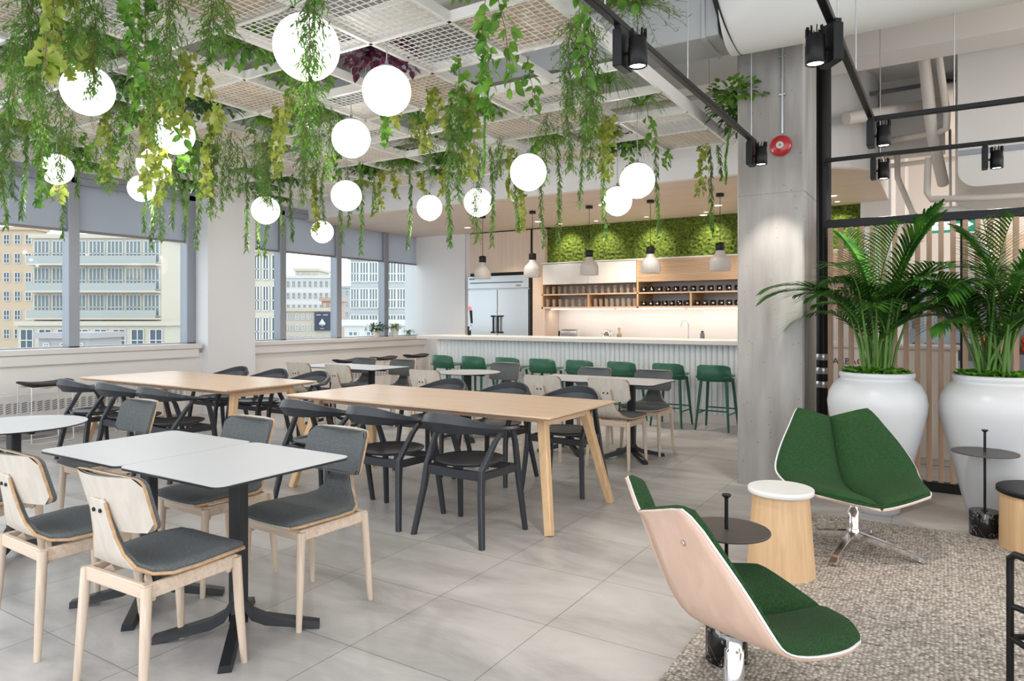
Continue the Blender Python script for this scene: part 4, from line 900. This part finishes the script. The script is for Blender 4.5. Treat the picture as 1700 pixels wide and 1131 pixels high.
for k, x in enumerate((-5.60, -6.25, -6.92)): mka((x, 4.86, 0), rad(180+(2, 0, -2)[k]), 'black armchair on far side of the left oak table, '+('right', 'middle', 'left')[k]+' one', GA)

# ================================================================== LOUNGE
tag(obj('rug', MB().prism(rrect(4.4, 6.2, .02, 3, 1.30, 2.03), 0, .014, .004), 'rug'), 'large woven beige and grey rug under the green lounge chairs', 'rug')
def build_lounge():
    t = thing('lounge_chair', '', 'chair')
    # side profile, top of back to front of seat: y, z, half width, fold
    P0_ = [(-.335, .742, .215, .045), (-.312, .69, .262, .068), (-.282, .605, .318, .085), (-.247, .515, .368, .095), (-.207, .43, .402, .097), (-.155, .365, .412, .092), (-.085, .328, .405, .085), (0, .312, .390, .076), (.09, .308, .370, .068), (.18, .312, .347, .060), (.26, .318, .322, .055), (.335, .322, .298, .05)]
    PR = []
    for k in range(len(P0_)-1):
        A_, B_, C2, D_ = P0_[max(k-1, 0)], P0_[k], P0_[k+1], P0_[min(k+2, len(P0_)-1)]
        for f in (0, .5): PR.append(tuple(.5*(2*b+(c-a)*f+(2*a-5*b+4*c-d)*f*f+(3*b-a-3*c+d)*f**3) for a, b, c, d in zip(A_, B_, C2, D_)))
    PR.append(P0_[-1])
    def surf(k, u):
        y, z, w, f = PR[k]; a = PR[max(k-1, 0)]; b_ = PR[min(k+1, len(PR)-1)]; tt = V((0, b_[0]-a[0], b_[1]-a[1])).normalized(); n_ = V((0, -tt.z, tt.y)); n_ = n_ if n_.z > 0 or n_.y > 0 else -n_
        au = abs(u); e = f*(au**1.15); p = V((w*u, y, z))+n_*e
        if k == 0: p.z += .045*(au-.6)*(1 if au < .8 else .8)
        if k in (1, 2): p.z += (.030 if k == 1 else .012)*(au-.55)
        r_ = max(0, (k-(len(PR)-6))/5); p.y -= .085*au**1.5*r_**1.5
        return p, n_
    def half(s_, u0, u1, off, th, bulge):
        rings = []; n = 9; K = len(PR)
        for k in range(K):
            top, bot = [], []
            for q in range(n):
                u = u0+(u1-u0)*q/(n-1); p, n_ = surf(k, s_*u); v = (q/(n-1)); e = bulge*(1-abs(2*v-1)**5)*(1 if 0 < k < K-1 else .25)
                top.append(p+n_*(off+th+e)); bot.append(p+n_*off)
            rings.append(top+bot[::-1])
        if s_ < 0: rings = [r[::-1] for r in rings]
        return MB().loft(rings)
    for s_ in (1, -1):
        obj('seat_shell', half(s_, 0.012, 1.0, -.012, .008, 0), 'beech_shell', t)
        obj('white_edge', half(s_, 0.03, 1.010, -.0035, .005, 0), 'white_paint', t)
        obj('cushion', half(s_, 0.004, .985, .002, .014, .032), 'felt_green', t)
    obj('column', MB().lathe([(.032, .06), (.032, .225), (.026, .23), (.026, .28)], 20), 'chrome', t)
    obj('swivel_plate', MB().lathe([(.045, .272), (.045, .285)], 20).bar((-.05, .0, .29), (.05, .0, .29), .035, .014).bar((0, -.06, .290), (0, .10, .290), .035, .014), 'steel', t)
    obj('hub', MB().lathe([(.028, .045), (.036, .06), (.036, .12), (.032, .125)], 20), 'chrome', t)
    for a in (50, 140, 230, 320):
        d = V((cos(rad(a)), sin(rad(a)), 0)); m = MB(); m.bar(d*.02+V((0, 0, .085)), d*.32+V((0, 0, .036)), .040, .045, .034, .026); m.bar(d*.30+V((0, 0, .034)), d*.37+V((0, 0, .012)), .036, .026, .044, .020); obj('base_arm', m, 'chrome', t)
    sc = MB(); 
    for s_ in (-1, 1):
        p, n_ = surf(3, s_*.6); sc.tube([p-n_*.013, p-n_*.017], .009, 10)
    obj('screw_caps', sc, 'steel', t)
    return t
mkl = Maker(build_lounge)
RUGZ = .014
mkl((-.45, 4.45, RUGZ), rad(-150), 'green felt lounge chair in front of white planter, facing the camera side', 'green lounge chairs'); near_ = mkl((-.60, 2.37, RUGZ), rad(-46), 'nearest green felt lounge chair with wooden shell, seen from behind', 'green lounge chairs')
for c_ in near_.children:
    if c_.name.startswith('base_arm'): c_.rotation_euler = (0, 0, rad(16))
def drum(x, y, h, r0, r1, rt, top, label, lip=.028):
    t = thing('drum_table', label, 'side table', (x, y, RUGZ))
    obj('drum_body', MB().lathe([(r0, 0), (r1, h-lip)], 64), 'oak_z', t); obj('tabletop', MB().lathe([(rt-.004, h-lip), (rt, h-lip+.004), (rt, h-.003), (rt-.003, h)], 64), top, t)
p = at(1296, 500, 3.66); drum(p.x, p.y, .445, .172, .140, .165, 'frame_white', 'oak drum side table with white top between the green chairs')
p = at(1740, 500, 4.0); drum(p.x, p.y, .345, .235, .232, .25, 'black_satin', 'oak drum side table with black top at the right edge')
def disc(x, y, label, z=RUGZ, r=.165, rb=.08):
    t = thing('disc_table', label, 'side table', (x, y, z))
    obj('marble_base', MB().lathe([(rb-.002, 0), (rb, .002), (rb, .148), (rb-.002, .15)], 40), 'marble', t); obj('rod', MB().tube([(0, 0, .15), (0, 0, .64)], .0075, 12), 'black_satin', t)
    obj('disc_top', MB().lathe([(r-.001, .505), (r, .507), (r, .511), (r-.001, .513)], 64), 'brown_metal', t); obj('knob', MB().lathe([(.009, .635), (.018, .643), (.018, .648), (.016, .650)], 20).lathe([(.02, .150), (.02, .153)], 20), 'black_satin', t)
p = at(1206, 500, 2.72); disc(p.x, p.y, 'thin brown disc side table with marble base beside nearest lounge chair')
p = at(1635, 500, 4.27); disc(p.x, p.y, 'thin dark disc side table with marble base before the right planter', RUGZ, .178, .083)
# black framed chair cut by the right edge
p = at(1677, 500, 1.98); t = thing('framed_chair', 'black metal framed wooden chair cut off by the right edge', 'chair', (p.x, p.y, RUGZ), rad(-58))
for x, y in ((0, 0), (.50, 0), (0, .50), (.50, .50)): obj('leg', MB().bar((x, y, 0), (x, y, .66), .016, .016), 'black_satin', t)
obj('arm_rail', MB().tube([(0, 0, .62), (0, -.0, .655), (.02, .0, .672), (.06, 0, .675), (.44, 0, .675), (.48, 0, .672), (.5, 0, .655), (.5, 0, .62)], .010, 10).tube([(0, 0, .52), (.01, .02, .515), (.05, .04, .51), (.25, .06, .505), (.5, .05, .51)], .009, 10), 'black_satin', t)
obj('back_rail', MB().tube([(0, .5, .62), (0, .5, .66), (.04, .5, .675), (.46, .5, .675), (.5, .5, .66), (.5, .5, .62)], .010, 10).tube([(0, 0, .43), (0, .5, .43), (.5, .5, .43), (.5, 0, .43), (0, 0, .43)], .009, 8), 'black_satin', t)
obj('seat', MB().prism(rrect(.47, .47, .05, 5, .25, .25), .44, .455, .003), 'chair_gold', t)
obj('backrest', MB().b2((.02, .055, .40), (.48, .067, .50), .004), 'chair_gold', t)

# ================================================================== PLANTERS AND PALMS
def build_pot():
    t = thing('planter', '', 'planter')
    obj('vase', MB().lathe([(.135, 0), (.145, .01), (.18, .15), (.235, .38), (.285, .58), (.310, .70), (.316, .76), (.305, .83), (.270, .895), (.240, .918), (.228, .928), (.236, .940), (.240, .955), (.236, .972), (.222, .975), (.215, .955), (.21, .92)], 64, cap=False), 'planter_white', t)
    obj('soil', MB().lathe([(.0, .93), (.213, .93)], 32, cap=False), 'soil', t); return t
mkpot = Maker(build_pot)
def succ():
    m = MB()
    for k in range(150):
        a = rnd(0, 6.28); r = rnd(.02, .235)*1.0; c = V((r*cos(a), r*sin(a), rnd(0, .035)+.02*(1-r/.24)))
        for q in range(5): leaf(m, c, (cos(q*1.26+a), sin(q*1.26+a), .55), (0, 0, 1), rnd(.022, .038), .020, -.1)
    return m
succ_me = succ().mesh('ground_cover', 'leaf_succ')
def palm(seed, n=32):
    random.seed(seed); root = thing('palm', '', 'palm'); 
    for f in range(n):
        a = 2*pi*f/n*2.4+rnd(-.3, .3); d = V((cos(a), sin(a), 0)); up_ = f % 6 == 0; lean = rnd(.02, .14) if up_ else rnd(.10, .42); s0 = V((rnd(-.08, .08), rnd(-.08, .08), -.01)); hh = rnd(.42, .62) if up_ else rnd(.22, .52); RL = rnd(.52, .68) if up_ else rnd(.48, .70)
        s1 = s0+d*(lean*hh)+V((0, 0, hh)); pts = [s0, s0.lerp(s1, .5)-d*.01, s1]; el = rad(rnd(78, 88) if up_ else rnd(45, 76)); p = s1.copy(); rach = [p.copy()]; K = 12
        for k in range(K): p = p+(d*cos(el)+V((0, 0, sin(el))))*(RL/K); el -= rad(rnd(2, 4) if up_ else rnd(5, 11)); rach.append(p.copy())
        obj('stalk', MB().tube(pts+rach[1:], [.010, .009, .006]+[.005-.0035*k/K for k in range(K)], 6, mi=0), 'palm_cane', root)
        m = MB(); NL = 25
        for q in range(NL):
            t = .03+.97*q/NL; k = min(int(t*K), K-1); b_ = rach[k].lerp(rach[k+1], t*K-k); tg = (rach[k+1]-rach[k]).normalized(); sd = tg.cross(V((0, 0, 1))).normalized(); upv = sd.cross(tg)
            L = (.30*(sin(pi*(.18+.78*t))**.7))*rnd(.85, 1.1)
            for s_ in (-1, 1):
                dr = (sd*s_*.85+tg*(.55+.5*t)+upv*.22).normalized(); blade(m, [b_+dr*(L*x)+V((0, 0, -.32*L*x*x)) for x in (0, .3, .6, .85, 1)], .0105)
        obj('frond', m, 'leaf_palm', root)
    return root
for px_, d_, sd, lb in ((1455, 4.86, 11, 'left'), (1650, 4.60, 5, 'right')):
    p = at(px_, 500, d_); pos = V((p.x, p.y, 0)); mkpot(pos, 0, 'tall glossy white vase-shaped planter, %s one of two, before the slats' % lb, 'white planters')
    g = obj('ground_cover', succ_me); g.location = (p.x, p.y, .95); tag(g, 'bright green succulent ground cover in the %s white planter' % lb, 'plant', 'ground cover in the planters', 'stuff')
    r = palm(sd); r.location = (p.x, p.y, .94); r.scale = (1.06, 1.06, 1.06); r['label'] = 'tall green palm growing in the %s white planter' % lb; r['group'] = 'palms in the planters'
random.seed(3)
# slat screen
YS = 6.32; X0s, X1s = -.84, 2.6
ss = thing('slat_screen', 'wood slat screen with black frame behind the white planters', 'screen', (0, YS, 0))
obj('top_rail', MB().b2((X0s, -.035, 2.10), (X1s, .035, 2.165), .003), 'black_satin', ss); obj('bottom_rail', MB().b2((X0s, -.035, 0), (X1s, .035, .075), .003), 'black_satin', ss)
sl = MB().b2((-.018, -.028, .075), (.018, .028, 2.10), .002).mesh('slat', 'slat'); x = X0s+.03
while x < X1s: o = obj('slat', sl, None, ss); o.location = (x, 0, 0); x += .0785
obj('post', MB().b2((.10, .03, 0), (.14, .07, 2.10)), 'black_satin', ss)

# ================================================================== ROOM BEHIND THE SCREEN
st('wall_far', MB().b2((-.62, 13.0, 0), (7, 13.2, SLAB)), 'warm_wall')
st('wall_side', MB().b2((-.62, KY+1.0, 0), (-.50, 13.0, SLAB)), 'warm_wall')
wt = thing('waste_cabinet', 'cream recycling cabinet lettered for garbage, behind the slat screen', 'cabinet', (-1.05, 7.42, 0))
obj('body', MB().b2((0, 0, 0), (1.15, .5, 1.06), .004), 'door_white', wt); obj('top', MB().b2((-.02, -.02, 1.06), (1.17, .52, 1.09), .003), 'sill', wt)
for a, b in ((.01, .57), (.58, 1.14)): obj('door', MB().b2((a, -.018, .06), (b, 0, 1.04), .003), 'door_white', wt)
text('lettering', 'GARBAGE', .085, 'lettering', (.055, -.0195, .90), wt)
ex = thing('exit_sign', 'green exit sign with running figure hanging under a white box', 'sign', at(1580, 372, 8.0)); ez = V(ex.location)
obj('housing', MB().b2((-.22, -.05, .08), (.22, .05, .20), .004), 'frame_white', ex)
obj('sign_face', MB().b2((-.24, -.05, -.10), (.24, -.02, .06), .002), 'exit_green', ex)
fg = MB().b2((-.20, -.054, -.07), (-.02, -.049, .04)).bar((.03, -.052, -.02), (.15, -.052, -.02), .03, .006, up=(0, 1, 0)); fg.add([(.14, -.053, -.06), (.21, -.053, -.02), (.14, -.053, .03)], [(0, 1, 2)])
obj('pictogram', fg, 'exit_white', ex)
rn = MB()
for a, b, w in (((-.11, 0), (-.10, -.03), .02), ((-.10, -.03), (-.13, -.06), .012), ((-.10, -.03), (-.07, -.055), .012), ((-.11, 0), (-.14, -.015), .010), ((-.11, 0), (-.075, -.01), .010)): rn.bar((a[0], -.056, a[1]), (b[0], -.056, b[1]), w, .003, up=(0, 1, 0), ch=.0005)
rn.sphere((-.108, -.056, .018), .010, 10); obj('running_figure', rn, 'exit_green', ex)
for k, (x, c, lb) in enumerate(((.45, 'panel_wood', 'pale wood wall panel behind the slats, left of cooler'), (1.95, 'panel_wood', 'pale wood wall panel behind the slats, right of cooler'))):
    tag(obj('wall_panel', MB().b2((x, 12.9, 0), (x+.8, 12.98, 2.6), .004), c), lb, 'panel')
ck = thing('drinks_cooler', 'pale blue glass-door drinks cooler behind the slat screen', 'cooler', (yon(1565, 9.6), 9.6, 0))
obj('cooler_body', MB().b2((-.42, 0, 0), (.42, .6, 1.95), .01), 'frame_white', ck); obj('door', MB().b2((-.38, -.03, .10), (.38, 0, 1.80), .005), 'cooler', ck); obj('door_handle', MB().tube([(-.32, -.07, .8), (-.32, -.07, 1.3)], .012, 8), 'alu', ck)
for z in (.45, .85, 1.22):
    for k in range(5): obj('drink_pack', MB().b2((-.33+k*.14, -.045, z), (-.23+k*.14, -.031, z+.20), .003), ['alu_dark', 'label_grey', 'bld_glass'][(k+int(z*10)) % 3], ck)
fs_ = thing('fruit_stand', 'white shelf stand of fruit behind the slats at right edge', 'stand', (yon(1700, 8.6), 8.6, 0))
obj('stand_body', MB().b2((-.35, 0, 0), (.5, .5, .98), .006).b2((-.35, .4, .98), (.5, .5, 1.5)), 'alu_dark', fs_)
for k in range(24):
    x = -.30+.11*(k % 6); z = 1.02+.09*(k//12); y = .06+.1*((k//6) % 2)
    f = tag(obj('fruit', MB().sphere((0, 0, 0), .048, 12), ['orange', 'tomato', 'tomato', 'lime_fruit'][(k*7) % 4]), ['orange', 'red', 'red', 'green'][(k*7) % 4]+' fruit on the stand, %s row, %s' % (['lower front', 'lower back', 'upper front', 'upper back'][k//6], o_of(k % 6, 6)), 'fruit', 'fruit on the stand')
    f.location = V(fs_.location)+V((x, y, z+.01))
# sill plants
def pot_plant(p, r, h, mt_, kind, s, label):
    t = thing('potted_plant', label, 'plant', p); obj('pot', MB().lathe([(r*.75, 0), (r, h), (r*.92, h), (r*.9, h*.8)], 24, cap=False), mt_, t); obj('soil', MB().lathe([(0, h*.85), (r*.92, h*.85)], 20, cap=False), 'soil', t)
    f = obj('foliage', KC[kind], None, t); f.location = (0, 0, h); f.scale = (s, s, s)
pot_plant((-8.93, 9.55, .987), .075, .12, 'pot_clay', 'darkbush', .72, 'dark bushy potted plant on the window sill, left of white pot'); pot_plant((-8.93, 10.05, .987), .085, .15, 'frame_white', 'limebush', .50, 'small light green plant in white pot on the window sill')
pot_plant((-8.4, KY-.25, .987) if False else (-8.93, 10.45, .987), .05, .07, 'alu', 'grass', .42, 'tiny wispy potted plant on the window sill by the bar end')

# ================================================================== CITY OUTSIDE
st('ground', MB().b2((-400, -200, -22.2), (-12, 300, -22)), 'bld_grey')
def facade(name, label, px0, px1, ytop, d, cols, rows, fh, wall, win=(.7, .7), glass='bld_glass', balcony=False, zlow=-6, depth=5, rot=0, mull=2, extra=None):
    p0, p1 = at(px0, Y0, d), at(px1, Y0, d); ztop = H+d*(Y0-ytop)/F_PX; u = (p1-p0); Lg = u.length; u.normalize(); a = math.atan2(u.y, u.x)
    t = thing(name, label, 'building', (p0.x, p0.y, 0), a+rot)
    obj('wall', MB().b2((0, 0, -22), (Lg, depth, ztop)), wall, t); obj('roof', MB().b2((-.3, -.3, ztop), (Lg+.3, depth+.3, ztop+.5)), wall, t)
    bw = Lg/cols; ww, wh = bw*win[0], fh*win[1]
    m = MB().b2((0, -.06, 0), (ww, .02, wh), mi=0)
    for k in range(mull+1): x = ww*k/mull; m.b2((x-.05, -.14, 0), (x+.05, -.02, wh), mi=1)
    for z in (0, wh*.42, wh): m.b2((0, -.14, z-.05), (ww, -.02, z+.05), mi=1)
    me = m.mesh('window', [glass, 'bld_white'])
    bm = MB().b2((.05, -1.3, -.08), (Lg-.05, 0, .12)).mesh('balcony_slab', wall) if balcony else None
    rm = MB().b2((.05, -1.3, .12), (Lg-.05, -1.26, 1.0)).mesh('railing', 'bld_rail') if balcony else None
    for r in range(rows):
        z = ztop-fh*(r+1)+fh*(1-win[1])/2
        if z < zlow: break
        for c in range(cols): o = obj('window', me, None, t); o.location = (bw*c+(bw-ww)/2, 0, z)
        if balcony: 
            o = obj('balcony_slab', bm, None, t); o.location = (0, 0, ztop-fh*(r+1)); q = obj('railing', rm, None, o)
    return t
facade('apartment_tower', 'tan brick apartment tower beyond window at the far left', -70, 57, 382, 110, 7, 9, 3.0, 'bld_tan', (.52, .5), depth=3)
facade('condo_building', 'pale condominium with long glass balconies outside the left window', 55, 268, 396, 80, 7, 4, 3.1, 'bld_cream', (.82, .80), 'bld_pale_glass', True, mull=4)
facade('condo_podium', 'low cream podium of the condominium, outside the left window', 30, 275, 541, 77, 8, 2, 2.9, 'bld_cream', (.66, .72), 'bld_glass')
facade('roof_plant_room', 'grey flat-roofed rooftop hut before the condominium podium', 64, 148, 562, 60, 3, 1, 1.2, 'bld_roof', (.3, .3), depth=5)
facade('office_block', 'white office block with blue windows seen beside the pillar', 405, 464, 418, 60, 4, 6, 2.7, 'bld_cream', (.62, .78), 'bld_glass', zlow=-5, depth=1.2)
facade('apartment_block', 'distant white apartment block with small dark windows', 474, 556, 462, 130, 9, 7, 2.2, 'bld_white', (.5, .5), 'bld_dark', depth=2)
facade('apartment_penthouse', 'pale rooftop box above the distant apartment block', 490, 528, 450, 134, 2, 1, 1.2, 'bld_cream', (.2, .2), depth=8)
t = facade('low_building', 'low pale building carrying a dark spade poster', 470, 556, 517, 95, 9, 4, 1.5, 'bld_cream', (.55, .5), 'bld_roof', depth=2)
ps = obj('poster', MB().b2((0, -.35, 0), (2.15, -.2, 2.5)), 'poster', t); ps.location = (4.4, 0, H-95*(549-Y0)/F_PX)
sp = MB().sphere((1.07, -.38, 1.05), .30, 12).sphere((.86, -.38, .95), .24, 12).sphere((1.28, -.38, .95), .24, 12).b2((1.02, -.42, .55), (1.12, -.34, .95)); sp.add([(.72, -.42, 1.1), (1.42, -.42, 1.1), (1.07, -.42, 1.65)], [(0, 1, 2)]); obj('spade_emblem', sp, 'bld_white', ps)
obj('poster_caption', MB().b2((.25, -.38, 2.1), (.85, -.34, 2.2)).b2((1.2, -.38, 2.1), (1.85, -.34, 2.2)).b2((.8, -.38, .25), (1.3, -.34, .32)), 'bld_white', ps)
facade('brick_hut', 'small red-brown brick block between the far apartment and glass tower', 534, 556, 500, 100, 2, 2, 1.2, 'brick_red', (.3, .4), depth=6)
facade('glass_tower', 'grey glass office tower at right of the far window bay', 582, 720, 430, 62, 9, 6, 2.35, 'bld_grey', (.9, .74), 'bld_pale_glass', zlow=-3, mull=3, balcony=False)
facade('pale_podium', 'pale low annexe before the glass tower', 572, 660, 541, 58, 3, 1, 1.6, 'bld_white', (.5, .4), 'bld_pale_glass', depth=6)
facade('distant_slab', 'hazy distant slab block between the two mullions', 552, 590, 478, 170, 4, 5, 2.6, 'bld_grey', (.4, .5), depth=10)
